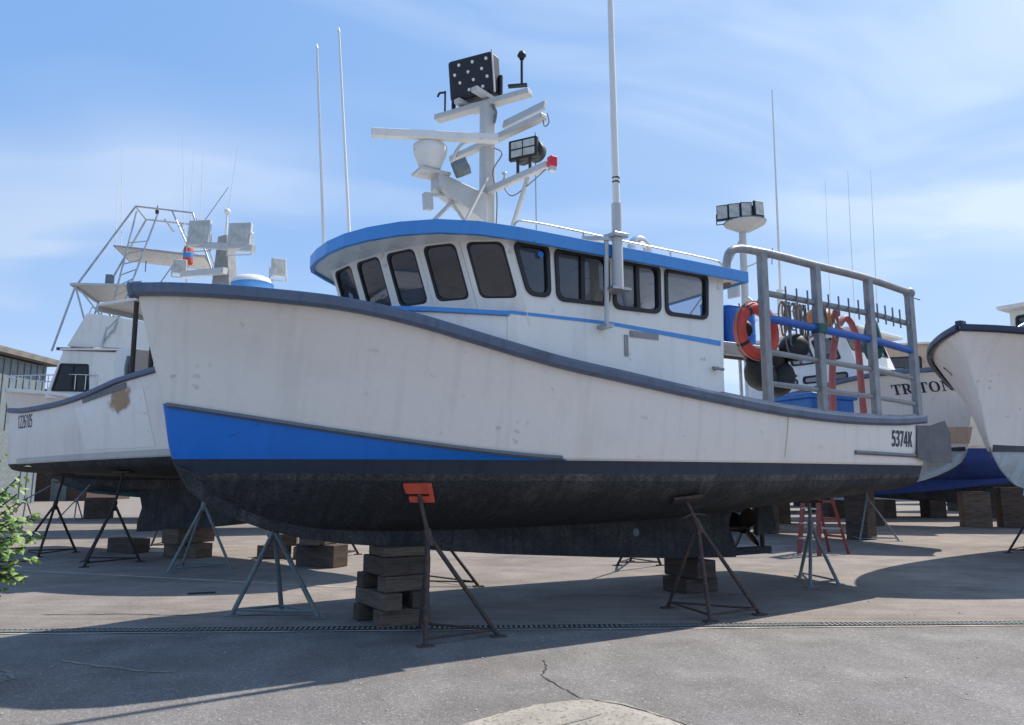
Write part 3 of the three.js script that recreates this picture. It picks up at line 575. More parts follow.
  const rd = P().lathe([[0, 0.0], [0.13, 0.0], [0.14, 0.06], [0.18, 0.16], [0.215, 0.24], [0.22, 0.34], [0.14, 0.37], [0.06, 0.42], [0, 0.42]], V(3.22, 5.455, 0), 28).build('radar_pedestal', mat.houseWhite, mast);
  P().beam(V(2.47, 5.86, -0.12), V(3.93, 5.86, 0.52), 0.11, 0.11, V(0, 1, 0), 0.025).build('radar_antenna', mat.houseWhite, mast);
  P().lathe([[0, 0], [0.1, 0.0], [0.11, 0.05], [0.11, 0.2], [0, 0.22]], V(3.46, 5.45, 0.2), 16, new THREE.Quaternion().setFromEuler(new THREE.Euler(0.9, 0, -0.9))).build('loud_hailer', mat.galv, mast);
  P().box(3.2, 5.06, 0.0, 0.12, 0.22, 0.1, 0, 0, 0.1, 0.02).beam(V(3.2, 5.14, 0), V(3.45, 5.2, 0), 0.05, 0.04).build('deck_camera', mat.greyWhite, mast);
}
// ---- whip antennas and the tall pole on the side
P().bar(V(2.29, 4.33, -1.32), V(2.06, 7.53, -1.34), 0.022, 0.014).bar(V(2.06, 7.53, -1.34), V(2.055, 7.6, -1.34), 0.02, 0.003).build('whip_antenna', mat.houseWhite, boat);
P().bar(V(2.66, 4.33, -1.32), V(2.36, 7.88, -1.34), 0.022, 0.014).bar(V(2.36, 7.88, -1.34), V(2.355, 7.95, -1.34), 0.02, 0.003).build('whip_antenna', mat.houseWhite, boat);
{
  const X = 4.70, Zv = 1.91, pole = P().bar(V(X, 4.62, Zv), V(X - 0.03, 8.4, Zv), 0.043, 0.03, 14).build('pole_antenna', mat.houseWhite, boat);
  P().bar(V(X, 3.68, Zv), V(X, 4.68, Zv), 0.062, 0.058, 14).build('pole_sleeve', mat.greyWhite, pole);
  P().bar(V(X - 0.1, 3.26, Zv - 0.09), V(X - 0.1, 4.32, Zv - 0.07), 0.028, 0.028).build('pole_support', mat.greyWhite, pole);
  P().beam(V(X - 0.34, 4.27, 1.7), V(X, 4.27, Zv), 0.06, 0.05).build('upper_bracket', mat.alu, pole);
  P().box(X, 4.3, Zv, 0.2, 0.05, 0.17, 0, 0, 0, 0.01).build('clamp', mat.alu, pole); P().box(X + 0.02, 3.69, Zv - 0.08, 0.26, 0.03, 0.26).build('lower_bracket', mat.alu, pole); P().box(X - 0.1, 3.27, 1.78, 0.1, 0.04, 0.2).build('foot_bracket', mat.alu, pole);
  for (const y of [4.98, 4.93]) P().bar(V(X, y, Zv), V(X, y + 0.018, Zv), 0.046).build('band', mat.black, pole);
}
P().bar(V(6.33, 2.93, HW - 0.01), V(6.33, 2.93, HW + 0.07), 0.02).beam(V(6.24, 2.93, HW + 0.07), V(6.42, 2.92, HW + 0.07), 0.03, 0.03).build('cleat', mat.galv, boat);
// ---- stern gallows: posts, rails with gear pins, blue padded rail
{
  const vs = u => Math.min(1.64, hull.vAt(Math.min(u, 10.8), 2.45) - 0.03), fr = sub('stern_rack', boat);
  const posts = [[7.36, 4.58], [8.44, 4.56], [9.62, 4.53], [10.82, 4.50]];
  for (const [u, h] of posts) P().beam(V(u - 0.02, 2.50, vs(u)), V(u, h, vs(u)), 0.10, 0.12, V(1, 0, 0), 0.015).build('post', mat.aluPaint, fr);
  const rail = (h0, h1, r, nm = 'rail', m = mat.aluPaint) => { const pts = []; for (let i = 0; i <= 12; i++) { const u = lerp(7.36, 10.83, i / 12); pts.push(V(u, lerp(h0, h1, i / 12), vs(u) - 0.02)); } return P().tube(pts, r, 10, false, 36).build(nm, m, fr); };
  P().tube([V(6.74, 4.05, 1.58), V(6.74, 4.38, 1.60), V(6.79, 4.52, 1.61), V(6.95, 4.59, 1.61), V(7.36, 4.60, vs(7.36)), V(8.44, 4.575, vs(8.44)), V(9.62, 4.545, vs(9.62)), V(10.78, 4.515, vs(10.78))], 0.055, 12, false, 80).build('top_rail', mat.aluPaint, fr);
  P().ball(V(10.83, 4.5, vs(10.8)), 0.09).bar(V(10.83, 4.44, vs(10.8)), V(11.08, 4.42, vs(10.8) + 0.02), 0.01).build('rail_end', mat.aluPaint, fr);
  rail(4.05, 4.0, 0.042); rail(3.25, 3.13, 0.038); rail(2.83, 2.73, 0.036);
  rail(3.71, 3.57, 0.055, 'padded_rail', mat.bluePipe);
  for (let u = 7.75; u < 10.75; u += 0.222) P().bar(V(u, 3.88, vs(u) + 0.035), V(u, 4.17, vs(u) + 0.035), 0.012).build('gear_pin', mat.galv, fr);
  P().beam(V(8.36, 3.66, vs(8.5)), V(8.54, 3.66, vs(8.5)), 0.14, 0.14, V(0, 1, 0), 0.02).build('rail_sleeve', mat.green, fr);
}
// ------------------------------------------------------------------ gear that hangs on or stands in the boat
boat.updateMatrixWorld(true);
const onBoat = (u, h, v) => boat.localToWorld(V(u, h, v));
const wpos = (u, h, v) => onBoat(u, h, v).toArray();
{
  const o = thing('life_ring', 'orange red life ring hung on the stern rack', 'life ring', wpos(7.50, 3.58, 1.36), HEAD);
  P().add(new THREE.TorusGeometry(0.32, 0.085, 16, 48)).build('ring', mat.ring, o);
  for (let k = 0; k < 4; k++) { const a = k * Math.PI / 2 + 0.6, b = P(); b.add(new THREE.CylinderGeometry(0.0905, 0.0905, 0.045, 16), new THREE.Matrix4().makeRotationZ(a).setPosition(0.32 * Math.cos(a), 0.32 * Math.sin(a), 0)); b.build('strap', mat.black, o); }
  const rp = []; for (let i = 0; i < 24; i++) { const a = i / 24 * 2 * Math.PI, r = 0.425 - 0.06 * Math.pow(Math.abs(Math.sin(2 * (a - 0.6))), 0.5) * 0 - 0.012 * Math.abs(Math.sin(2 * (a - 0.6))); rp.push(V(r * Math.cos(a), r * Math.sin(a), 0.02)); }
  P().tube(rp, 0.009, 6, true, 96).build('grab_line', mat.rope, o);
}
function fender(label, u, h, v, r, tilt = 0, stretch = 1.25) {
  const o = thing('fender_buoy', label, 'buoy', wpos(u, h, v), HEAD, 'black buoys hung at the stern'); o.rotation.z = tilt;
  P().lathe([[0, -r * stretch], [r * 0.45, -r * stretch * 0.92], [r * 0.82, -r * 0.7], [r, -r * 0.12], [r * 0.93, r * 0.4], [r * 0.66, r * 0.85], [r * 0.3, r * 1.15], [r * 0.18, r * 1.35], [r * 0.2, r * 1.5], [0, r * 1.5]], V(0, 0, 0), 22).build('float', mat.rubber, o);
  P().bar(V(0, r * 1.4, 0), V(0, r * 1.4 + 0.22, 0), 0.01).add(new THREE.TorusGeometry(r * 0.16, 0.012, 8, 14), new THREE.Matrix4().makeTranslation(0, r * 1.55, 0)).build('lanyard', mat.rope, o);
}
fender('big black buoy low beside the first rack post', 7.62, 3.0, 1.28, 0.21, 0.9);
fender('big black buoy lowest in the cluster, behind the second post side', 8.05, 2.98, 1.24, 0.22, -0.5);
fender('black buoy high in the cluster left of the orange buoy', 8.25, 3.42, 1.36, 0.2, -1.1);
fender('black buoy in the middle of the hanging cluster', 7.95, 3.25, 1.2, 0.18, 0.2);
fender('small black buoy seen inside the life ring', 7.52, 3.66, 1.15, 0.10, 0.3);
fender('small black buoy at the top of the first rack post', 7.62, 4.0, 1.40, 0.08, 0.1);
{
  const o = thing('float_buoy', 'round orange float buoy tied to the stern rack', 'buoy', wpos(9.0, 3.92, 1.22), HEAD);
  P().ball(V(0, 0, 0), 0.215, 0.19, 0.215, 24).build('float', mat.buoyOrange, o);
  P().lathe([[0, 0.16], [0.06, 0.17], [0.07, 0.21], [0.05, 0.30], [0, 0.31]], V(0, 0, 0), 14).build('neck', mat.black, o);
  P().tube([V(0, 0.28, 0), V(-0.1, 0.42, 0.05), V(-0.2, 0.3, 0.1), V(-0.24, 0.05, 0.08), V(-0.16, -0.25, 0.05), V(0.05, -0.3, 0.1)], 0.014).build('lashing', mat.rope, o);
}
tag(P().tube([V(9.0, 2.55, 1.36), V(9.04, 3.1, 1.36), V(9.12, 3.55, 1.37), V(9.26, 3.86, 1.38), V(9.42, 3.97, 1.38), V(9.58, 3.84, 1.38), V(9.68, 3.5, 1.36), V(9.72, 3.0, 1.34), V(9.74, 2.5, 1.34)].map(p => onBoat(p.x, p.y, p.z)), 0.048, 12, false, 80).build('hose', mat.hose), 'faded red hose looped upside down over the blue padded rail', 'hose');
{
  const o = thing('net_bag', 'dark green net bag hung from the stern rack', 'net bag', wpos(10.05, 3.75, 1.36), HEAD);
  P().lathe([[0, -0.36], [0.10, -0.34], [0.15, -0.2], [0.13, 0.0], [0.09, 0.2], [0.035, 0.34], [0.03, 0.42], [0, 0.42]], V(0, 0, 0), 16).build('bag', mat.green, o);
  P().bar(V(0, 0.4, 0), V(0, 0.62, 0), 0.012).build('tie', mat.bluePipe, o);
}
{
  const r = rng(77);
  const spots = [[7.95, 0.5], [8.05, 0.75], [8.16, 0.4], [8.27, 0.85], [8.38, 0.55], [8.62, 0.5], [8.72, 0.62], [8.8, 0.35], [9.06, 0.45]];
  const lab = ['rope hank nearest the first rack post', 'second rope hank from the first rack post', 'third rope hank from the first rack post', 'fourth rope hank from the first rack post', 'rope hank just left of the second rack post', 'rope hank right beside the second rack post', 'rope hank hanging over the orange float buoy', 'short rope hank above the orange float buoy', 'rope hank with pink floats left of the hose'];
  spots.forEach(([u, l], i) => {
    const v = 1.44, pts = []; const n = 9;
    for (let k = 0; k <= n; k++) { const a = k / n * Math.PI * 2; pts.push(V(u + Math.sin(a) * (0.045 + 0.03 * r()), 4.04 - l * 0.5 + Math.cos(a) * l * 0.5, v + (r() - 0.5) * 0.05)); }
    const o = thing('rope_hank', lab[i], 'rope', wpos(u, 4.0, v), HEAD, 'rope hanks on the gear pins');
    const g = P().tube(pts.map(p => V(p.x - u, p.y - 4.0, p.z - v)), 0.013, 6, false, 40).tube(pts.map(p => V((p.x - u) * 0.5 + 0.015, (p.y - 4.0) * 0.86, p.z - v + 0.03)), 0.012, 6, false, 40); g.build('coil', i % 3 === 1 ? mat.galv : mat.rope, o);
    if (i === 8) for (const [x, y] of [[0, -0.02], [0.09, -0.28]]) P().ball(V(x, y, 0.03), 0.05, 0.075, 0.05, 12).build('float', mat.hose, o);
  });
}
{
  const o = thing('work_table', 'aluminium work table in the cockpit under the blue drums', 'table', wpos(8.9, 2.0, -0.45), HEAD);
  P().box(0, 1.72, 0, 1.35, 0.06, 0.8, 0, 0, 0, 0.01).build('table_top', mat.alu, o);
  for (const [x, z] of [[-0.6, 0.35], [0.6, 0.35], [-0.6, -0.35], [0.6, -0.35]]) P().bar(V(x, 0, z), V(x, 1.7, z), 0.03).build('leg', mat.alu, o);
  P().bar(V(-0.6, 1.5, 0.42), V(0.62, 1.5, 0.42), 0.035).build('rail', mat.rust, o);
  [[-0.42, 'blue plastic drum next to the wheelhouse corner'], [-0.04, 'blue plastic drum in the middle of the three'], [0.33, 'blue plastic drum behind the life ring']].forEach(([x, l]) => {
    const p = boat.localToWorld(V(8.9 + x, 3.75, -0.42)), d = thing('plastic_drum', l, 'drum', p.toArray(), HEAD, 'blue drums on the work table');
    P().lathe([[0, 0], [0.165, 0], [0.18, 0.02], [0.178, 0.2], [0.186, 0.22], [0.178, 0.24], [0.178, 0.44], [0.186, 0.46], [0.178, 0.48], [0.18, 0.66], [0.165, 0.68], [0, 0.68]], V(0, 0, 0), 24).build('body', mat.tote, d);
    P().lathe([[0, 0.69], [0.17, 0.69], [0.185, 0.675], [0.185, 0.655], [0.17, 0.655]], V(0, 0, 0), 24).build('lid', mat.tote, d);
  });
  const t = thing('fish_tote', 'large blue fish tote standing on the cockpit floor', 'tote', wpos(9.6, 2.0, 0.55), HEAD);
  P().box(0, 0.42, 0, 1.0, 0.8, 0.8, 0, 0, 0, 0.05).build('bin', mat.tote, t); P().box(0, 0.84, 0, 1.08, 0.08, 0.88, 0, 0, 0, 0.03).build('rim', mat.tote, t);
  for (const x of [-0.35, 0.35]) P().box(x, 0.05, 0, 0.12, 0.1, 0.76, 0, 0, 0, 0.02).build('skid', mat.tote, t);
}

// ------------------------------------------------------------------ timber cribs
const TIMBER_LABEL = [];
function timber(label, cx, h, cz, L, s, hh, turn, m, group) {           // cx, cz: place on the ground (x, depth); h: underside
  const g = thing('timber_block', label, 'timber block', [cx, h, -cz], turn, group);
  P().box(0, hh / 2, 0, L, hh - 0.004, s, 0, 0, 0, 0.012).build('block', m, g); return g;
}
{
  const CU = 2.86, G = 'timbers under the bow end of the keel', T = HEAD;
  const put = (label, du, dv, h, L, s, hh, turn, m) => { const p = onBoat(CU + du * 0.86, 0, dv); timber(label, p.x, h, -p.z, L, s, hh, T + turn, m, G); };
  put('bottom timber on the near side of the big crib', 0, 0.30, 0, 0.62, 0.19, 0.18, 0.04, mat.wood);
  put('bottom timber on the far side of the big crib', 0, -0.22, 0, 0.72, 0.19, 0.18, -0.03, mat.woodDark);
  put('second layer timber at the bow side of the big crib', -0.23, 0.05, 0.18, 0.20, 0.86, 0.18, 0.06, mat.wood);
  put('second layer timber at the stern side of the big crib', 0.22, 0.02, 0.18, 0.20, 0.80, 0.18, -0.05, mat.woodDark);
  put('third layer timber across the near side of the big crib', 0.03, 0.26, 0.36, 0.56, 0.2, 0.17, 0.12, mat.wood);
  put('third layer timber across the far side of the big crib', 0.0, -0.22, 0.36, 0.66, 0.2, 0.17, 0, mat.woodDark);
  put('thick fourth layer block at the bow side of the big crib', -0.14, 0.06, 0.53, 0.30, 0.62, 0.2, 0.05, mat.woodDark);
  put('thick fourth layer block at the stern side of the big crib', 0.20, 0.04, 0.53, 0.28, 0.60, 0.2, 0, mat.woodDark);
  put('top plank of the big crib right under the keel', 0.03, 0.05, 0.73, 0.52, 0.5, 0.108, 0, mat.wood);
  const H2 = 'timbers under the stern end of the keel';
  const q = (label, du, dv, h, L, s, hh, m) => { const p = onBoat(7.4 + du, 0, dv); timber(label, p.x, h, -p.z, L, s, hh, T, m, H2); };
  q('bottom timber pair of the low crib under the stern keel', 0, 0.0, 0, 0.6, 0.5, 0.2, mat.woodDark); q('top timber of the low crib under the stern keel', 0, 0, 0.2, 0.35, 0.7, 0.25, mat.woodDark);
}
{ // crib seen behind the bow
  const G = 'timbers of the pale crib behind the bow';
  timber('left bottom timber of the pale crib behind the bow', -4.85, 0, 15.5, 0.75, 0.22, 0.24, -0.5, mat.wood, G);
  timber('right bottom timber of the pale crib behind the bow', -4.0, 0, 15.3, 0.75, 0.22, 0.24, 0.05, mat.wood, G);
  timber('left upper timber of the pale crib behind the bow', -4.65, 0.24, 15.45, 0.55, 0.3, 0.24, 0.15, mat.wood, G);
  timber('right upper timber of the pale crib behind the bow', -4.0, 0.24, 15.4, 0.5, 0.3, 0.22, -0.1, mat.woodDark, G);
}

// ------------------------------------------------------------------ boat stands
function stand(label, feet, apex, top, m, o = {}) {        // points are [x, height, depth]
  const c = [(feet[0][0] + feet[1][0] + feet[2][0]) / 3, 0, (feet[0][1] + feet[1][1] + feet[2][1]) / 3], w = p => V(p[0] - c[0], p[1], -(p[2] - c[2]));
  const g = thing('boat_stand', label, 'boat stand', [c[0], 0, -c[2]], 0, 'tripod boat stands'), A = w(apex), T = w(top), F = feet.map(f => w([f[0], 0.012, f[1]]));
  const r = o.r || 0.024;
  F.forEach(f => { const l = P().bar(f, A, r, r, 8).build('leg', m, g); P().box(f.x, 0.008, f.z, 0.16, 0.016, 0.1, 0, 0.4, 0, 0.003).build('foot_plate', m, l); });
  for (let i = 0; i < 3; i++) { const a = F[i].clone().lerp(A, 0.06), b = F[(i + 1) % 3].clone().lerp(A, 0.06); if (o.open !== i) P().bar(a, b, r * 0.55, r * 0.55, 6).build('brace', m, g); }
  const dir = T.clone().sub(A).normalize();
  P().bar(A.clone().addScaledVector(dir, -0.12), A.clone().addScaledVector(dir, 0.06), r * 1.7, r * 1.7, 10).build('collar', m, g);
  P().bar(A, T, r * 0.95, r * 0.95, 10).build('screw', m, g);
  if (o.handle) P().tube([A.clone().addScaledVector(dir, 0.1).add(V(-0.13, -0.03, 0)), A.clone().addScaledVector(dir, 0.12), A.clone().addScaledVector(dir, 0.1).add(V(0.14, 0.01, 0))], 0.014, 6).build('handle', m, g);
  const n = w(o.face || [top[0], top[1] + 1, top[2]]).sub(T).normalize(), q = new THREE.Quaternion().setFromUnitVectors(V(0, 1, 0), n);
  if (o.uPad) {                                            // folded orange channel pad
    const pad = P(), mm = (() => { const x = V(0, 1, 0).cross(n).normalize(), y = n.clone().cross(x); return new THREE.Matrix4().makeBasis(x.multiplyScalar(0.84), y.multiplyScalar(0.76), n).setPosition(T); })();
    pad.extrude(roundPoly([[-0.17, 0.0], [0.15, 0.0], [0.19, 0.14], [-0.13, 0.14]], 0.03), 0.03, mm.clone().multiply(new THREE.Matrix4().makeTranslation(0, 0.0, -0.03)), 0.006);
    pad.extrude(roundPoly([[-0.20, -0.13], [0.10, -0.13], [0.12, -0.05], [-0.18, -0.05]], 0.02), 0.03, mm.clone().multiply(new THREE.Matrix4().makeTranslation(0, 0, -0.03)), 0.006);
    pad.extrude(roundPoly([[-0.20, -0.13], [-0.15, -0.13], [-0.11, 0.14], [-0.16, 0.14]], 0.01), 0.03, mm.clone().multiply(new THREE.Matrix4().makeTranslation(0, 0, -0.028)), 0.004);
    pad.build('pad', mat.orange, g).userData.label = 'worn orange pad';
  } else P().add(new RoundedBoxGeometry(0.34, 0.04, 0.24, 2, 0.01), new THREE.Matrix4().compose(T, q, V(1, 1, 1))).build('pad', o.padMat || mat.woodDark, g);
  return g;
}
const hb = (u, h, s = 1) => { const p = onBoat(u, h, s * hull.vAt(u, h)); return [p.x, p.y, -p.z]; };
stand('rusty stand with an orange pad in front of the timber crib', [[-0.83, 7.43], [-0.14, 7.88], [-0.98, 8.25]], [-0.86, 1.02, 7.78], (() => { const p = hb(2.80, 1.45); return [p[0] - 0.02, p[1], p[2] - 0.06]; })(), mat.rust, { uPad: true, face: (() => { const p = onBoat(3.3, 2.0, -0.2); return [p.x, p.y, -p.z]; })() });
stand('pale green stand under the bow', [[-3.29, 9.04], [-2.80, 9.35], [-2.24, 8.91]], [-2.86, 0.98, 9.12], (() => { const p = hb(1.9, 1.33, -1); return [p[0], p[1] - 0.02, p[2]]; })(), mat.galv, { r: 0.03 });
stand('rusty stand with a cross handle and tilted pad amidships', [[1.94, 9.58], [2.23, 8.67], [2.93, 9.1]], [2.22, 1.06, 9.05], (() => { const p = hb(6.05, 1.36); return [p[0] - 0.01, p[1] - 0.02, p[2] - 0.03]; })(), mat.rust, { handle: true, padMat: mat.rust, face: (() => { const p = onBoat(6.1, 2.9, 1.0); return [p.x, p.y, -p.z]; })() });
stand('blue green stand under the stern near the red ladder', [[4.42, 11.35], [4.95, 11.6], [4.75, 12.6]], [4.68, 0.86, 11.85], [4.68, 1.235, 11.86], mat.galv, { r: 0.028 });
stand('dark stand on the far side beyond the orange padded stand', [[-2.1, 11.6], [-1.85, 12.6], [-0.5, 11.4]], [-1.3, 0.95, 11.75], hb(4.3, 1.34, -1), mat.darkRust, {});
stand('dark stand on the far side behind the keel amidships', [[1.95, 14.1], [2.3, 14.8], [2.75, 14.1]], [2.35, 0.9, 13.6], hb(7.2, 1.32, -1), mat.darkRust, {});

// ------------------------------------------------------------------ red stepladder beyond the stern
{
  const g = thing('stepladder', 'red fibreglass stepladder standing behind the stern', 'ladder', [6.55, 0, -16.2], 0.35);
  const H = 1.9, top = V(0, H, 0);
  for (const s of [-1, 1]) P().beam(V(-0.28, 0, s * 0.30), V(-0.06, H, s * 0.17), 0.035, 0.12, V(0, 0, 1), 0.006).build('front_rail', mat.ladderRed, g);
  for (const s of [-1, 1]) P().beam(V(0.52, 0, s * 0.28), V(0.06, H, s * 0.16), 0.03, 0.07, V(0, 0, 1), 0.006).build('rear_rail', mat.ladderRed, g);
  for (let k = 1; k < 6; k++) { const t = k / 6; P().box(lerp(-0.28, -0.06, t), H * t, 0, 0.1, 0.03, 2 * lerp(0.29, 0.17, t), 0, 0, 0, 0.004).build('step', mat.alu, g); }
  for (let k = 1; k < 5; k++) { const t = k / 5.2; P().box(lerp(0.52, 0.06, t), H * t, 0, 0.03, 0.05, 2 * lerp(0.27, 0.16, t)).build('rear_brace', mat.ladderRed, g); }
  for (const s of [-1, 1]) P().beam(V(-0.21, 0.56, s * 0.27), V(0.39, 0.54, s * 0.25), 0.02, 0.035).build('spreader', mat.alu, g);
  P().box(0, H + 0.02, 0, 0.2, 0.06, 0.42, 0, 0, 0, 0.01).build('top_cap', mat.ladderRed, g);
}

// ================================================================== the other boats in the yard
function yardBoat(name, label, cat, stem, deg, o, m, group) {
  const g = thing(name, label, cat, [stem[0], 0, -stem[1]], deg * Math.PI / 180, group);
  if (o.trim) g.rotation.z = o.trim; if (o.k) g.scale.setScalar(o.k);
  const h = hullGrid(o);
  if (o.shear) for (const col of h.cols) { const e = 1 - sstep(1.5, 6, col[0][0]); for (const p of col) p[0] += o.shear * (h.cols[0][0][1] - p[1]) * e; }
  mesh('hull_side', hullPatch(h, 0, h.wl), m.top, g);
  if (m.stripe) {
    const pts = P();
    for (const s of [1, -1]) { const l = []; for (let j = 1; j <= HCOLS; j++) { const p = h.cols[j][h.wl]; l.push([p[0], p[1], p[2] * s]); } sweep(pts, l, outward(l, s), [[-0.05, (o.stripe || 0.13) * 0.5], [0.006, (o.stripe || 0.13) * 0.5], [0.006, -(o.stripe || 0.13) * 0.5], [-0.05, -(o.stripe || 0.13) * 0.5]]); }
    pts.build('waterline_stripe', m.stripe, g);
  }
  mesh('bottom_paint', hullPatch(h, h.wl, h.last), m.bottom, g);
  keelPart(o, KEEL.filter(q => !o.shear || q[0] > 1.7).map(([u, y]) => [u * o.sl + (o.shear ? o.shear * 2.1 * (1 - sstep(1.5, 6, u * o.sl)) : 0), o.wl + (y - HWL) * (o.kd || o.sd)])).build('keel', m.bottom, g);
  sideStrake(h, 0, 0, HCOLS, [[-0.02, 0.02], [0.05, 0.015], [0.06, -0.03], [0.055, -0.08], [0.02, -0.1], [-0.02, -0.1]], 'guard_rail', m.guard, g);
  P().add(hullDeck(h, o.deckEnd, o.sole)).build('deck', mat.deck, g);
  return [g, h];
}
const rectW = (x0, x1, y0, y1, k = 0) => [[x0 + k, y1], [x0, y0], [x1, y0], [x1 + k, y1]];
// a plain house: two side walls with windows, front and back walls, slab roof
function house(g, u0, u1, w, h0, h1, wins, o = {}) {
  const p = P(), rk = o.rake || 0, out = [[u0 + rk, h1], [u0, h0], [u1, h0], [u1, h1]];
  for (const s of [1, -1]) panel(p, out, wins.map(q => roundPoly(q, 0.06)), 0.04, new THREE.Matrix4().makeTranslation(0, 0, s > 0 ? w - 0.04 : -w));
  const yf = new THREE.Vector3(rk, h1 - h0, 0), L = yf.length(); yf.normalize();
  const fm = new THREE.Matrix4().makeBasis(V(0, 0, 1), yf, V(0, 0, 1).cross(yf)).setPosition(u0, h0, 0), y0 = L * (o.fy0 ?? 0.5), y1 = L * (o.fy1 ?? 0.92);
  const fw = []; const n = o.fn || 3; for (let i = 0; i < n; i++) { const a = -w + 0.1 + (2 * w - 0.2) * i / n + 0.03, b = -w + 0.1 + (2 * w - 0.2) * (i + 1) / n - 0.03; fw.push([[a, y1], [a, y0], [b, y0], [b, y1]]); }
  panel(p, [[-w + 0.042, 0], [w - 0.042, 0], [w - 0.042, L], [-w + 0.042, L]], fw.map(q => roundPoly(q, 0.06)), 0.04, fm.clone().multiply(new THREE.Matrix4().makeTranslation(0, 0, -0.02)));
  if (!o.openBack) p.box(u1 - 0.025, (h0 + h1) / 2, 0, 0.04, h1 - h0, 2 * w - 0.09);
  const wh = p.build('wheelhouse', o.m || mat.houseWhite, g);
  for (const s of [1, -1]) wins.forEach(q => addWindow(wh, q, new THREE.Matrix4().makeTranslation(0, 0, s * w - (s > 0 ? 0.01 : -0.025)), { r: 0.06, frame: o.frame }));
  fw.forEach(q => addWindow(wh, q, fm, { r: 0.06, frame: o.frame }));
  const rf = P().box((u0 + u1) / 2 + (o.rs || 0), h1 + 0.05, 0, u1 - u0 + (o.over ?? 0.5), 0.09, 2 * w + 0.24, 0, 0, 0, 0.03).build('roof', o.roof || mat.houseWhite, g);
  return [wh, rf];
}
function flood(parent, x, y, z, w, h, turn, tilt, lens = mat.lens, house_ = mat.greyWhite) {
  const f = new THREE.Group(); f.name = 'flood_light'; f.position.set(x, y, z); f.rotation.order = 'YXZ'; f.rotation.set(tilt, turn, 0); parent.add(f);
  P().add(new RoundedBoxGeometry(w, h, 0.1, 2, 0.02)).box(0, -0.02, -0.1, w * 0.7, h * 0.7, 0.12, 0, 0, 0, 0.02).build('lamp_housing', house_, f);
  P().box(0, 0.01, 0.052, w * 0.84, h * 0.82, 0.012, 0, 0, 0, 0.004).build('lens', lens, f);
  P().bar(V(-w / 2 - 0.02, -h * 0.68, -0.05), V(-w / 2 - 0.02, 0, -0.05), 0.015).bar(V(w / 2 + 0.02, -h * 0.68, -0.05), V(w / 2 + 0.02, 0, -0.05), 0.015).bar(V(-w / 2 - 0.02, -h * 0.68, -0.05), V(w / 2 + 0.02, -h * 0.68, -0.05), 0.015).build('yoke', house_, f);
}
const whip = (g, a, b, r = 0.014) => P().bar(a, b, r, r * 0.4, 6).build('whip_antenna', mat.houseWhite, g);

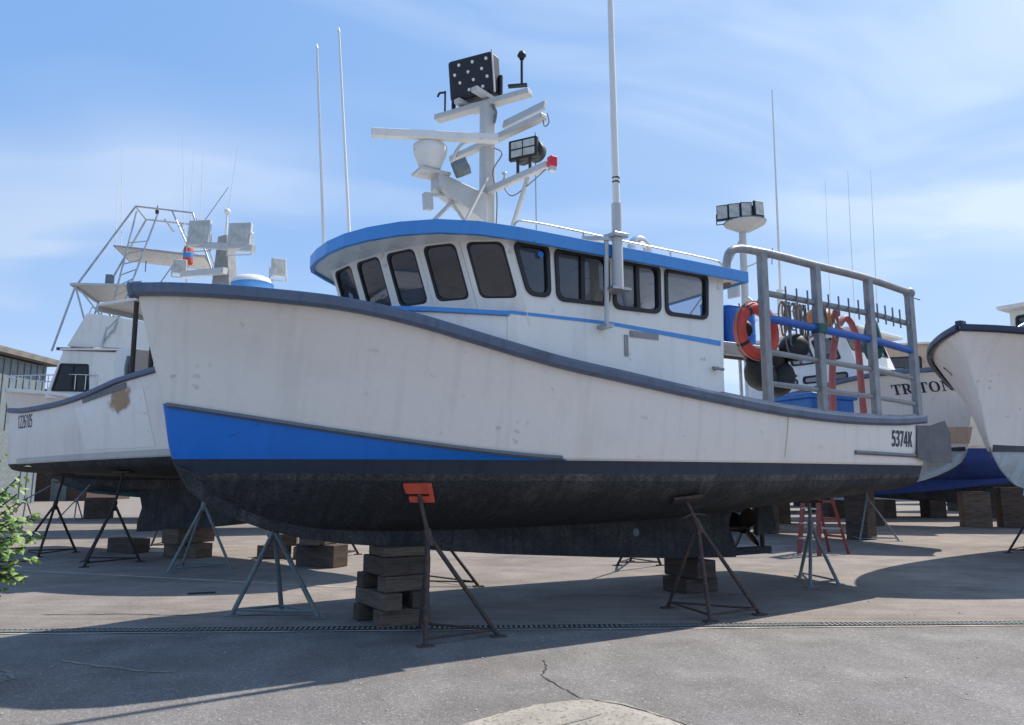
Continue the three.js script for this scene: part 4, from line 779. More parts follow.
// ---- A: the white workboat at the left, bow hidden behind the main boat
{
  const [g, h] = yardBoat('workboat', 'white workboat with stained hull and black bottom at the left', 'fishing boat', [-0.81, 12.6], 152,
    { sl: 1.045, sb: 1.02, wl: 2.19, sh: 1.0, sd: 0.5, kd: 1.15, k: 0.955, trim: -0.018, lift: table([[0, 0.3], [3, 0.78], [6.2, 0.84], [8.3, 0.71], [10.86, 0.52]]), deckEnd: 6.6, sole: 2.5 }, { top: mat.hullWhite, bottom: mat.bottom, guard: mat.guard, stripe: null });
  const W = 1.4;
  house(g, 3.2, 6.6, W, 3.3, 5.0, [rectW(3.6, 4.5, 4.1, 4.75), rectW(4.7, 5.5, 4.1, 4.75), rectW(5.7, 6.4, 4.1, 4.75)], { rake: -0.2, over: 0.3, openBack: true });
  P().box(7.3, 5.58, 0, 2.5, 0.07, 2.9, 0, 0, 0.03, 0.02).build('canopy', mat.houseWhite, g);
  P().box(8.55, 5.55, 0, 0.06, 0.16, 2.9, 0, 0, 0.03, 0.01).build('canopy_edge', mat.greyWhite, g);
  for (const [u, v] of [[7.35, -1.35], [7.1, -1.1], [7.35, 1.35]]) P().bar(V(u, 2.6, v), V(u, 5.56, v), 0.05).build('canopy_post', mat.rust, g);
  P().box(8.2, 3.7, -0.2, 0.6, 1.9, 1.6, 0, 0, 0, 0.04).build('console', mat.houseWhite, g);
  P().box(8.52, 4.3, -0.5, 0.03, 0.3, 0.5, 0, 0, 0, 0.01).box(8.52, 4.35, 0.2, 0.03, 0.2, 0.3).build('instrument_panel', mat.black, g);
  P().tube([V(7.7, 4.4, -1.2), V(7.6, 4.1, -1.3), V(7.65, 3.7, -1.2), V(7.8, 3.5, -1.1)], 0.05).build('hose_bundle', mat.galv, g);
  P().box(7.0, 4.7, -0.6, 0.12, 0.7, 0.5, 0, 0, 0, 0.03).build('red_bag', mat.ring, g);
  P().ball(V(8.3, 3.35, -1.1), 0.35, 0.3, 0.3).ball(V(7.7, 3.4, -1.15), 0.4, 0.3, 0.25).build('white_bags', mat.houseWhite, g);
  // hull patches: the fresher repair panel, the boot band, the registration
  const patch = (pts, m, off, nm, lab) => { const a = [], n = 14, q = (i, j) => { const s = i / n, t = j / 6, u = lerp(lerp(pts[0][0], pts[1][0], s), lerp(pts[3][0], pts[2][0], s), t), y = lerp(lerp(pts[0][1], pts[1][1], s), lerp(pts[3][1], pts[2][1], s), t); return [u, y, -(h.vAt(u, y) + off)]; };
    for (let i = 0; i < n; i++) for (let j = 0; j < 6; j++) a.push(...q(i, j), ...q(i + 1, j), ...q(i, j + 1), ...q(i, j + 1), ...q(i + 1, j), ...q(i + 1, j + 1));
    const bg = new THREE.BufferGeometry(); bg.setAttribute('position', new THREE.Float32BufferAttribute(a, 3)); bg.computeVertexNormals(); const o = P().add(bg).build(nm, m, g); if (lab) o.userData.label = lab; };
  patch([[8.45, 3.28], [6.2, 3.55], [5.9, 2.38], [8.05, 2.4]], mat.freshWhite, 0.006, 'repair_panel', 'cleaner white repainted panel');
  patch([[10.9, 2.31], [2.0, 2.35], [2.0, 2.19], [10.9, 2.18]], mat.greyWhite, 0.005, 'boot_band');
  patch([[8.15, 3.50], [6.7, 3.69], [6.7, 3.57], [8.15, 3.36]], mat.rail, 0.02, 'rub_plate');
  hullText(h, '1226105', fontLight, 0.30, 10.9, 2.98, -1, 0.44).build('registration_number', mat.lettering, g);
  // stain: ragged rust patches below the guard
  { const n = 128, d = new Uint8Array(n * n * 4);
    for (let j = 0; j < n; j++) for (let i = 0; i < n; i++) { const u = i / n, v = j / n, e = Math.max(0, 1 - Math.hypot((u - 0.5) * 2.1, (v - 0.35) * 1.6)), a = sstep(0.30, 0.75, e * 1.5 * (0.35 + fbm(u * 9, v * 5, 0, 0, 401, 5)) + 0.25 * (fbm(u * 22, v * 6, 0, 0, 405, 4) - 0.5)), o = (j * n + i) * 4; d[o] = d[o + 1] = d[o + 2] = a * 235; d[o + 3] = 255; }
    const t = new THREE.DataTexture(d, n, n, THREE.RGBAFormat); t.magFilter = THREE.LinearFilter; t.minFilter = THREE.LinearFilter; t.needsUpdate = true;
    const a = [], uv = [], m = 12, q = (i, j) => { const u = 7.45 - 1.1 * i / m, y = 3.56 + 0.11 * i / m - 0.66 * j / m; return [[u, y, -(h.vAt(u, y) + 0.011)], [i / m, j / m]]; };
    for (let i = 0; i < m; i++) for (let j = 0; j < m; j++) for (const [x, y] of [[i, j], [i + 1, j], [i, j + 1], [i, j + 1], [i + 1, j], [i + 1, j + 1]]) { const w = q(x, y); a.push(...w[0]); uv.push(...w[1]); }
    const bg = new THREE.BufferGeometry(); bg.setAttribute('position', new THREE.Float32BufferAttribute(a, 3)); bg.setAttribute('uv', new THREE.Float32BufferAttribute(uv, 2)); bg.computeVertexNormals();
    mesh('rust_stain', bg, M(0.44, 0.30, 0.18, { roughness: 0.9, alphaMap: t, transparent: true }), g); }
  // mast, radar dome, work lights
  const ms = P().extrude(new THREE.Shape([[5.85, 5.1], [6.65, 5.1], [6.4, 7.2], [6.15, 7.2]].map(q => new THREE.Vector2(...q))), 0.22, new THREE.Matrix4().makeTranslation(0, 0, -0.11), 0.01).build('mast', mat.aluPaint, g);
  P().beam(V(7.1, 7.08, -0.35), V(5.0, 6.62, -0.35), 0.12, 0.14).build('crossarm', mat.greyWhite, ms); P().beam(V(7.3, 6.4, -0.3), V(5.9, 6.28, -0.3), 0.12, 0.14).build('crossarm', mat.greyWhite, ms);
  P().bar(V(6.28, 7.2, 0), V(6.28, 7.75, 0), 0.02).ball(V(6.28, 7.82, 0), 0.07).build('antenna_ball', mat.houseWhite, ms);
  P().bar(V(5.08, 6.65, -0.35), V(5.08, 6.95, -0.35), 0.015).ball(V(5.08, 6.97, -0.35), 0.04).build('small_antenna', mat.houseWhite, ms);
  for (const [u, y] of [[6.68, 7.25], [5.38, 6.95]]) flood(ms, u, y, -0.4, 0.5, 0.62, Math.PI + 0.45, -0.12, mat.lens, mat.greyWhite);
  flood(ms, 7.4, 6.6, -0.3, 0.3, 0.35, Math.PI + 0.9, -0.1); flood(ms, 4.3, 6.1, -0.3, 0.3, 0.4, Math.PI + 1.0, -0.1);
  P().lathe([[0, 0.16], [0.3, 0.15], [0.4, 0.10], [0.43, 0.02], [0.43, 0.0]], V(4.72, 5.72, -0.6), 28).build('radar_dome', mat.houseWhite, ms);
  P().lathe([[0.435, 0.0], [0.42, -0.06], [0.34, -0.15], [0.2, -0.17], [0, -0.17]], V(4.72, 5.72, -0.6), 28).build('radar_base', mat.trimBlue, ms);
  P().bar(V(4.72, 5.0, -0.6), V(4.72, 5.58, -0.6), 0.06).build('radar_post', mat.greyWhite, ms);
  whip(g, V(6.9, 6.9, 0.4), V(6.5, 9.6, 0.4)); 
  const hw = (u, y, s) => { g.updateMatrixWorld(true); const p = g.localToWorld(V(u, y, s * h.vAt(u, y))); return [p.x, p.y, -p.z]; };
  const under = (label, u, y, s, m, turn = 0.4, out = 0.3) => { const t = hw(u, y, s), c = g.localToWorld(V(u, 0, s * (h.vAt(u, y) + out))), f = [0, 1, 2].map(k => [c.x + 0.62 * Math.cos(turn + k * 2.094), -c.z + 0.62 * Math.sin(turn + k * 2.094)]); t[1] -= 0.03; stand(label, f, [lerp(c.x, t[0], 0.5), t[1] - 0.62, lerp(-c.z, t[2], 0.5)], t, m, { r: 0.026 }); };
  under('dark stand at the far left under the workboat stern', 10.1, 1.96, -1, mat.darkRust, 0.9);
  under('dark stand amidships under the workboat', 7.3, 1.96, -1, mat.darkRust, 0.5);
  under('pale green stand behind the bow of the main boat', 4.9, 1.96, -1, mat.galv, 0.2);
  under('stand beyond the workboat keel', 4.2, 1.96, 1, mat.darkRust, 0.7); under('stand beyond the workboat stern', 9.4, 1.96, 1, mat.darkRust, 0.1);
  const kb = u => { const p = g.localToWorld(V(u, 0, 0)); return [p.x, -p.z]; };
  const G = 'timbers under the workboat keel';
  { const [x, z] = kb(7.0); timber('bottom timber under the workboat keel amidships', x, 0, z, 1.0, 0.4, 0.28, 2.65, mat.wood, G); timber('top timber under the workboat keel amidships', x, 0.28, z, 0.5, 0.9, 0.30, 2.65, mat.wood, G); }
  { const [x, z] = kb(9.0); timber('bottom timber under the workboat keel aft', x, 0, z, 0.9, 0.4, 0.3, 2.65, mat.woodDark, G); }
  { const [x, z] = kb(3.2); timber('bottom timber under the workboat keel forward', x, 0, z, 0.9, 0.4, 0.4, 2.65, mat.woodDark, G); timber('top timber under the workboat keel forward', x, 0.4, z, 0.4, 0.8, 0.4, 2.65, mat.wood, G); }
}
// ---- B: sport fishing boat with the tall tower, facing left behind the workboat
{
  const [g] = yardBoat('sport_fishing_boat', 'white sport fishing boat with a tall pipe tower and bow rail', 'sport boat', [-15.4, 22.3], 12,
    { sl: 1.06, sb: 1.0, wl: 2.35, sh: 1.1, sd: 1.0, lift: u => 0.15 * sstep(1, 6, u), deckEnd: 7.6, sole: 2.7 }, { top: mat.houseWhite, bottom: mat.bottom, guard: mat.houseWhite, stripe: null });
  // raked cabin with a dark trapezoid windshield
  const cabS = P(), win = [[1.95, 4.9], [1.78, 4.12], [2.75, 4.12], [2.68, 4.9]];
  for (const s of [1, -1]) panel(cabS, [[1.6, 3.9], [4.9, 3.7], [4.9, 5.45], [2.0, 5.35]], [roundPoly(win, 0.03)], 0.04, new THREE.Matrix4().makeTranslation(0, 0, s > 0 ? 1.26 : -1.3));
  cabS.beam(V(1.62, 3.9, 0), V(2.02, 5.35, 0), 2.52, 0.05, V(1, 0, 0)).box(3.4, 5.38, 0, 3.0, 0.06, 2.7, 0, 0, 0.03, 0.02);
  const cb = cabS.build('cabin', mat.houseWhite, g);
  for (const s of [1, -1]) { const f = addWindow(cb, win, new THREE.Matrix4().makeTranslation(0, 0, s * 1.3 - (s > 0 ? 0.005 : -0.02)), { r: 0.03, mullion: 2.28, glass: mat.darkGlass }); }
  P().box(3.1, 5.35, 1.31, 2.6, 0.09, 0.03).box(3.1, 5.35, -1.31, 2.6, 0.09, 0.03).build('dark_band', mat.navy, g);
  const fb = P(); for (const s of [1, -1]) panel(fb, [[2.05, 5.45], [4.7, 5.45], [4.7, 6.2], [2.75, 6.45], [2.5, 6.45]], [], 0.04, new THREE.Matrix4().makeTranslation(0, 0, s > 0 ? 1.2 : -1.24));
  fb.beam(V(2.08, 5.45, 0), V(2.52, 6.45, 0), 2.38, 0.05, V(1, 0, 0)); fb.build('flybridge', mat.houseWhite, g);
  P().box(3.1, 6.0, 0.2, 0.5, 1.0, 1.2, 0, 0, 0.1, 0.04).build('bridge_console', mat.houseWhite, g);
  P().pipe([V(2.55, 6.45, 1.2), V(2.6, 6.65, 1.2), V(4.2, 6.62, 1.2), V(4.2, 6.2, 1.2)], 0.018).build('bridge_rail', mat.steel, g);
  // bow rail
  const rl = sub('bow_rail', g), pts = [];
  for (let i = 0; i <= 10; i++) { const u = 0.15 + i * 0.28; pts.push([u, Math.min(1.35, 0.15 + 0.62 * Math.pow(u, 0.75))]); }
  for (const s of [1, -1]) { P().tube(pts.map(([u, v]) => V(u, 4.62 - 0.01 * u, v * s)), 0.018, 6).build('rail', mat.steel, rl); for (const [u, v] of pts) P().bar(V(u, 4.15, v * s), V(u, 4.62 - 0.01 * u, v * s), 0.014, 0.014, 6).build('stanchion', mat.steel, rl); }
  P().bar(V(0.15, 4.62, -0.15), V(0.15, 4.62, 0.15), 0.018).build('rail', mat.steel, rl);
  // tower
  const tw = sub('tower', g), pipe = (l, r = 0.032, nm = 'leg') => P().pipe(l, r, 8).build(nm, mat.alu, tw);
  for (const s of [1, -1]) {
    pipe([V(1.62, 5.3, 1.15 * s), V(2.05, 7.28, 1.05 * s), V(3.42, 10.1, 0.62 * s)]); pipe([V(2.7, 5.4, 1.15 * s), V(2.08, 7.25, 1.05 * s)], 0.026);
    pipe([V(2.95, 8.72, 0.82 * s), V(5.62, 8.55, 0.82 * s)], 0.03, 'mid_rail'); pipe([V(3.42, 10.11, 0.62 * s), V(5.12, 10.02, 0.62 * s)], 0.03, 'top_rail');
    pipe([V(5.12, 10.02, 0.62 * s), V(6.1, 7.45, 1.0 * s), V(6.3, 5.3, 1.15 * s)]); pipe([V(4.5, 10.04, 0.62 * s), V(5.2, 8.6, 0.82 * s)], 0.024);
    pipe([V(2.2, 7.2, 1.0 * s), V(3.2, 6.0, 1.15 * s)], 0.022, 'brace');
  }
  for (const [u, y, w] of [[3.42, 10.1, 0.62], [5.12, 10.02, 0.62], [2.95, 8.72, 0.82], [5.62, 8.55, 0.82], [2.05, 7.28, 1.05], [4.3, 9.75, 0.6]]) pipe([V(u, y, -w), V(u, y, w)], 0.026, 'cross_rail');
  P().box(4.3, 8.62, 0, 2.6, 0.06, 1.5, 0, 0, -0.06, 0.02).build('platform', mat.houseWhite, tw);
  P().box(3.55, 7.42, 0, 3.3, 0.1, 2.2, 0, 0, 0.03, 0.04).build('hardtop', mat.greyWhite, tw);
  // ladder on the near side
  for (const [a, b] of [[V(3.5, 9.9, 0.75), V(3.0, 5.4, 1.3)], [V(4.12, 9.86, 0.75), V(3.28, 5.9, 1.3)]]) pipe([a, b], 0.026, 'ladder_rail');
  for (let k = 1; k < 11; k++) { const t = k / 11.5 * 0.92 + 0.16; if (t < 1) P().bar(V(lerp(3.5, 3.0, t), lerp(9.9, 5.4, t), lerp(0.75, 1.3, t)), V(lerp(4.12, 3.28, t), lerp(9.86, 5.9, t), lerp(0.75, 1.3, t)), 0.018, 0.018, 6).build('rung', mat.alu, tw); }
  P().box(2.85, 7.68, 0.6, 0.2, 0.3, 0.25, 0, 0, 0, 0.03).build('search_light', mat.galv, tw); P().box(3.9, 7.66, 0.4, 1.1, 0.07, 0.14, 0, 0, 0, 0.02).bar(V(3.8, 7.45, 0.4), V(3.8, 7.62, 0.4), 0.1).build('radar', mat.houseWhite, tw);
  P().lathe([[0, 0], [0.05, 0.02], [0.06, 0.12], [0.02, 0.2], [0.008, 0.32]], V(3.9, 10.1, 0), 10).build('top_light', mat.black, tw);
  P().bar(V(3.9, 8.3, 0.8), V(3.9, 7.95, 0.8), 0.015).build('hook', mat.galv, tw);
  whip(g, V(2.75, 8.75, 0), V(2.65, 11.0, 0)); whip(g, V(2.95, 8.9, 0.1), V(2.72, 12.2, 0.1)); whip(g, V(4.85, 8.7, 0), V(4.5, 13.0, 0), 0.018); whip(g, V(5.0, 8.7, 0.2), V(4.92, 12.3, 0.2)); whip(g, V(5.3, 8.7, 0.2), V(5.22, 12.3, 0.2));
  P().bar(V(4.1, 7.5, 0.3), V(6.1, 11.1, 0.3), 0.02, 0.012).build('outrigger', mat.alu, g);
  const p = g.localToWorld(V(0, 0, 0)); g.updateMatrixWorld(true);
  const bu = thing('pot_buoy', 'orange pot buoy with a blue band hung on the tower', 'buoy', g.localToWorld(V(5.16, 8.2, 1.0)).toArray(), 0.2);
  P().lathe([[0, 0], [0.12, 0], [0.15, 0.04], [0.15, 0.2]], V(0, 0, 0), 18).build('float', mat.orange, bu); P().lathe([[0.15, 0.36], [0.15, 0.5], [0.1, 0.62], [0.03, 0.66], [0, 0.66]], V(0, 0, 0), 18).build('float', mat.orange, bu);
  P().lathe([[0.15, 0.2], [0.153, 0.21], [0.153, 0.35], [0.15, 0.36]], V(0, 0, 0), 18).build('band', mat.trimBlue, bu); P().bar(V(0, -0.6, 0), V(0, 0.75, 0), 0.02).build('stick', mat.greyWhite, bu);
}
// ---- C: blue hull glimpsed under the workboat
{
  const [g] = yardBoat('blue_boat', 'blue hull with a dull teal bottom seen under the workboat', 'boat', [-18.9, 30.4], -4, { sl: 1.0, sb: 1.1, wl: 1.66, sh: 1.3, sd: 0.75, deckEnd: 9, sole: 2 }, { top: mat.trimBlue, bottom: mat.bottomTeal, guard: mat.guard });
  house(g, 3, 7, 1.2, 2.9, 3.8, [rectW(3.4, 4.6, 3.2, 3.6), rectW(5, 6.4, 3.2, 3.6)], { rake: 0.4, over: 0.2 });
  timber('dark block under the blue hull, left one', -16.6, 0, 30.3, 0.9, 0.6, 0.82, 0, mat.woodDark, 'blocks under the blue hull'); timber('dark block under the blue hull, right one', -13.6, 0, 30.2, 0.9, 0.6, 0.72, 0, mat.woodDark, 'blocks under the blue hull');
  stand('far stand left of the blue hull bow', [[-19.4, 28.9], [-18.6, 28.7], [-18.8, 29.6]], [-18.8, 0.8, 29.1], [-18.1, 1.45, 29.9], mat.galv, {});
  stand('far stand beside the dark blocks of the blue hull', [[-17.2, 28.5], [-16.4, 28.3], [-16.6, 29.2]], [-16.6, 0.8, 28.7], [-16.3, 1.5, 29.2], mat.galv, {});
}
// ---- D: the white boat whose name is lettered on the bow
{
  const [g, h] = yardBoat('lobster_boat', 'white lobster boat lettered TRITON behind the stern rack', 'fishing boat', [11.3, 17.6], 129.7,
    { sl: 1.06, sb: 1.0, wl: 2.30, sh: 1.0, sd: 1.0, stripe: 0.12, lift: table([[0, 0.22], [1.7, 0.34], [4, 0.4], [10.86, 0.3]]), deckEnd: 6.2, sole: 2.9 }, { top: mat.hullWhite, bottom: mat.bottomPale, guard: mat.guard, stripe: mat.stripeDark });
  hullText(h, 'TRITON', fontSerif, 0.245, 1.70, 3.63, -1, 0.86, 0.06, 0.01).build('boat_name', mat.lettering, g);
  const [wh] = house(g, 2.45, 5.6, 1.2, 4.4, 5.38, [rectW(2.85, 3.4, 4.68, 5.24, 0.2), rectW(3.55, 4.2, 4.64, 5.24, 0.2), rectW(4.45, 5.25, 4.64, 5.24, 0)], { rake: 0.35, over: 0.35, openBack: true, fn: 3 });
  const tr = P(); for (const s of [1, -1]) panel(tr, [[2.12, 4.4], [2.05, 4.06], [3.2, 3.86], [5.6, 3.5], [5.6, 4.4]], [roundPoly(rectW(2.7, 3.15, 4.13, 4.30), 0.07), roundPoly(rectW(3.4, 3.9, 4.12, 4.29), 0.07)], 0.04, new THREE.Matrix4().makeTranslation(0, 0, s > 0 ? 1.16 : -1.2));
  tr.box(2.10, 4.23, 0, 0.05, 0.34, 2.3).box(2.3, 4.405, 0, 0.45, 0.05, 2.38, 0, 0, 0, 0.01); const tk = tr.build('trunk_cabin', mat.houseWhite, g);
  for (const s of [1, -1]) for (const q of [rectW(2.7, 3.15, 4.13, 4.30), rectW(3.4, 3.9, 4.12, 4.29)]) addWindow(tk, q, new THREE.Matrix4().makeTranslation(0, 0, s * 1.2 - (s > 0 ? 0.01 : -0.025)), { r: 0.07 });
  { const t = new TextGeometry('75', { font: fontBold, size: 0.3, depth: 0.003, curveSegments: 4 }); P().add(t, new THREE.Matrix4().makeRotationY(Math.PI).setPosition(4.5, 4.08, -1.204)).build('number', mat.lettering, g); }
  { const a = [], n = 8, q = (i, j) => { const y = lerp(2.42, 2.82, j / n), u = lerp(0.42 - (y - 2.4) * 0.25, 1.15, i / n); return [u, y, -(h.vAt(u, y) + 0.006)]; };
    for (let i = 0; i < n; i++) for (let j = 0; j < n; j++) a.push(...q(i, j), ...q(i + 1, j), ...q(i, j + 1), ...q(i, j + 1), ...q(i + 1, j), ...q(i + 1, j + 1));
    const bg = new THREE.BufferGeometry(); bg.setAttribute('position', new THREE.Float32BufferAttribute(a, 3)); bg.computeVertexNormals(); P().add(bg).build('primer_patch', mat.tan, g); }
  // mast with four lamps on a pan
  const ms = P().bar(V(6.35, 2.9, 0), V(6.3, 9.4, 0), 0.13, 0.11, 14).build('mast', mat.greyWhite, g);
  P().lathe([[0, -0.1], [0.2, -0.08], [0.62, 0.14], [0.66, 0.2], [0, 0.2]], V(6.2, 9.35, 0), 24).build('lamp_pan', mat.greyWhite, ms);
  [[6.66, -0.50, 0.45], [6.34, -0.34, 0.62], [6.03, -0.16, 0.85], [5.74, 0.06, 1.3]].forEach(([u, v, a]) => flood(ms, u, 9.88, v, 0.36, 0.52, Math.PI + a, -0.05, mat.lens, mat.black));
  P().bar(V(7.9, 7.2, 0.3), V(6.4, 9.0, 0), 0.045).bar(V(8.4, 6.6, -0.4), V(6.45, 8.8, -0.1), 0.03).bar(V(6.3, 8.1, 0), V(5.3, 8.25, 0), 0.02).bar(V(5.35, 8.0, 0), V(5.3, 8.5, 0), 0.02).bar(V(6.3, 7.2, 0), V(5.2, 6.2, 0), 0.03).build('stay', mat.greyWhite, ms);
  P().box(6.55, 7.4, -0.25, 0.4, 0.5, 0.12, 0, 0, 0, 0.02).build('radar_box', mat.greyWhite, ms); P().box(6.6, 6.4, -0.1, 1.2, 0.05, 0.5).build('radar_shelf', mat.greyWhite, ms);
  P().bar(V(5.2, 5.3, 0.1), V(5.07, 13.6, 0.1), 0.05, 0.018).build('tall_antenna', mat.houseWhite, g);
  whip(g, V(3.65, 5.3, 0), V(3.53, 10.1, 0), 0.012); whip(g, V(2.98, 5.3, 0), V(2.86, 10.15, 0), 0.014); whip(g, V(2.5, 5.3, 0.3), V(2.36, 10.1, 0.3), 0.014);
  P().pipe([V(5.2, 5.3, -1.0), V(5.2, 6.2, -1.0), V(4.0, 6.2, -1.0), V(4.0, 5.35, -1.0)], 0.04).pipe([V(4.8, 5.3, -0.6), V(4.8, 7.0, -0.6)], 0.09).bar(V(4.6, 6.95, -0.6), V(5.1, 6.95, -0.6), 0.03).build('roof_rack', mat.houseWhite, g);
  g.updateMatrixWorld(true); const kb = u => { const p = g.localToWorld(V(u, 0, 0)); return [p.x, -p.z]; };
  const G = 'blocks under the lettered boat';
  [[3.2, 'front block under the lettered boat'], [6, 'middle block under the lettered boat'], [9, 'rear block under the lettered boat']].forEach(([u, l]) => { const [x, z] = kb(u); timber(l, x, 0, z, 0.6, 0.45, 2.30 + (([3.2, 6, 9].indexOf(u) === 0 ? 0.79 : u === 6 ? 0.56 : 0.44) - 1.79) + 0.0, 2.2, mat.woodDark, G); });
  const hw = (u, y, s) => { const p = g.localToWorld(V(u, y, s * h.vAt(u, y))); return [p.x, p.y, -p.z]; };
  stand('far stand with pale legs under the lettered boat', [[9.0, 20.2], [9.9, 19.4], [8.8, 19.2]], [9.3, 1.1, 19.7], hw(2.6, 2.0, -1), mat.galv, {});
  stand('far stand behind the red ladder', [[5.2, 23.4], [6.2, 22.8], [5.3, 22.5]], [5.8, 1.2, 23.0], hw(7.5, 2.0, -1), mat.darkRust, {});
}
// ---- E: the bow coming in from the right edge
{
  const [g, h] = yardBoat('white_boat', 'white boat bow with dark waterline band entering at the right edge', 'fishing boat', [7.52, 12.2], 35,
    { sl: 1.0, sb: 1.02, wl: 2.12, sh: 1.15, sd: 1.0, stripe: 0.16, shear: 0.13, flare: 0.8, lift: u => 0.15 * sstep(1, 5, u), deckEnd: 6.4, sole: 2.7 }, { top: mat.hullWhite, bottom: mat.bottomPale, guard: mat.navy, stripe: mat.stripeDark });
  house(g, 4.4, 7.2, 0.95, 3.4, 5.15, [rectW(4.9, 5.7, 4.35, 4.95), rectW(5.9, 6.8, 4.35, 4.95)], { rake: 0.2, over: 0.3 });
  P().tube([V(0.9, 4.0, 0.3), V(1.6, 4.3, 0.4), V(2.6, 4.6, 0.5), V(4.4, 4.85, 0.6)], 0.02).build('bow_rail', mat.alu, g);
  for (const u of [1.3, 1.9]) P().bar(V(u, 3.9, 0.0), V(u, 4.22, 0.0), 0.045).build('bitt', mat.galv, g);
  P().box(0.06, 4.17, 0, 0.16, 0.1, 0.12, 0, 0, 0, 0.02).build('stem_head', mat.navy, g);
  hullText(h, '31', fontBold, 0.17, 1.55, 3.5, -1, 0.6).build('number', mat.lettering, g);
  g.updateMatrixWorld(true); const kb = u => { const p = g.localToWorld(V(u, 0, 0)); return [p.x, -p.z]; };
  [[4.4, 0.66 + 0.33 - 0.0, 'front block under the bow at the right edge'], [8, 0.44 + 0.33, 'rear block under the bow at the right edge']].forEach(([u, hh, l]) => { const [x, z] = kb(u); timber(l, x, 0, z, 0.8, 0.6, hh, 0.8, mat.woodDark, 'blocks under the right hand bow'); });
  const hw = (u, y, s) => { const p = g.localToWorld(V(u, y, s * h.vAt(u, y))); return [p.x, p.y, -p.z]; };
  stand('rusty stand at the right edge of the picture', [[10.71, 16.42], [11.9, 16.1], [11.6, 17.2]], [11.45, 0.95, 16.5], hw(5.3, 1.55, -1), mat.rust, {});
}
// ---- G: blue bottomed boat behind the two bows
{
  const [g, h] = yardBoat('trawler', 'boat with a deep blue bottom behind the two bows at the right', 'fishing boat', [18.6, 24.2], 163, { sl: 1.1, sb: 1.0, wl: 2.55, sh: 0.9, sd: 1.25, deckEnd: 7, sole: 3 }, { top: mat.hullWhite, bottom: mat.bottomBlue, guard: mat.guard });
  house(g, 3.0, 7.4, 1.3, 3.9, 6.0, [rectW(3.5, 4.5, 5.0, 5.6), rectW(4.8, 5.8, 5.0, 5.6), rectW(6.1, 7.0, 5.0, 5.6)], { rake: 0.3, over: 0.5, m: mat.tan });
  g.updateMatrixWorld(true); const kb = u => { const p = g.localToWorld(V(u, 0, 0)); return [p.x, -p.z]; };
  [[2.2, 'tall dark block under the blue bottom, front'], [3.3, 'pale block beside the tall dark block'], [6.5, 'dark block under the blue bottom, middle'], [9.5, 'dark block under the blue bottom, rear']].forEach(([u, l], i) => { const [x, z] = kb(u); timber(l, x, 0, z, 0.8, 0.7, [1.3, 1.15, 0.85, 0.8][i], -0.3, i === 1 ? mat.wood : mat.woodDark, 'blocks under the blue bottom'); });
}
// ---- far row of hulls on blocks
{
  const lab = ['far white hull showing under the stern, nearest the propeller', 'far dark hull showing under the stern, beyond the red ladder', 'far pale hull at the end of the yard on the right', 'far hull at the end of the yard on the far right', 'far hull behind the lettered boat, nearest of the far row'];
  [[6.2, 35.5, 6, mat.bottom], [19.5, 37, 3, mat.bottomTeal], [8, 43, 4, mat.bottomBlue], [24, 47, 5, mat.bottom], [10.6, 30.6, 3, mat.bottom]].forEach(([x, z, a, b], i) => {
    const [g] = yardBoat('far_boat', lab[i], 'boat', [x, z], a, { sl: 1.1, sb: 1.1, wl: 1.9, sh: 1.0, sd: 1, deckEnd: 9, sole: 2.4 }, { top: i === 1 ? mat.navy : mat.hullWhite, bottom: b, guard: mat.guard }, 'far row of hulls');
    for (let k = 0; k < 4; k++) { const u = 2.5 + k * 2.1; P().box(u, 0.36, 0, 0.7, 0.72, 0.7, 0, 0, 0, 0.02).build('keel_block', mat.woodDark, g); }
  });
}

// ------------------------------------------------------------------ buildings far back
{
  const g = thing('boat_shed', 'grey sided boat shed with a low roof at the left edge', 'building', [-38, 0, -36]);
  P().box(0, 4.4, 0, 15, 8.8, 24).build('wall', mat.siding, g);
  const rf = P(); rf.extrude(new THREE.Shape([[-8.3, 8.9], [8.2, 8.9], [8.2, 9.25], [0, 11], [-8.3, 9.25]].map(p => new THREE.Vector2(...p))), 25.4, new THREE.Matrix4().makeTranslation(0, 0, -12.7)); rf.build('roof', mat.roofing, g);
  for (let k = 0; k < 38; k++) P().box(7.53, 4.4, -11.7 + k * 0.63, 0.05, 8.7, 0.06).build('batten', mat.siding, g);
  for (const z of [-8, -2, 5]) { const d = P().box(7.56, 2.2, z, 0.06, 4.4, 4).build('door', mat.galv, g); P().box(7.6, 1.2, z + 1.7, 0.06, 0.2, 0.06).build('handle', mat.black, d); }
  P().box(7.57, 6.9, 0, 0.06, 1, 1.2).build('window', mat.black, g);
}
{
  const g = thing('brick_shed', 'brown shed wall beside the grey boat shed', 'building', [-33.5, 0, -56]);
  P().box(0, 3.8, 0, 7, 7.6, 6).build('wall', mat.rust, g); P().box(0, 7.75, 0, 7.8, 0.3, 6.8).build('roof', mat.roofing, g); P().box(1.5, 1.1, 3.02, 1.1, 2.2, 0.06).build('door', mat.galv, g);
}
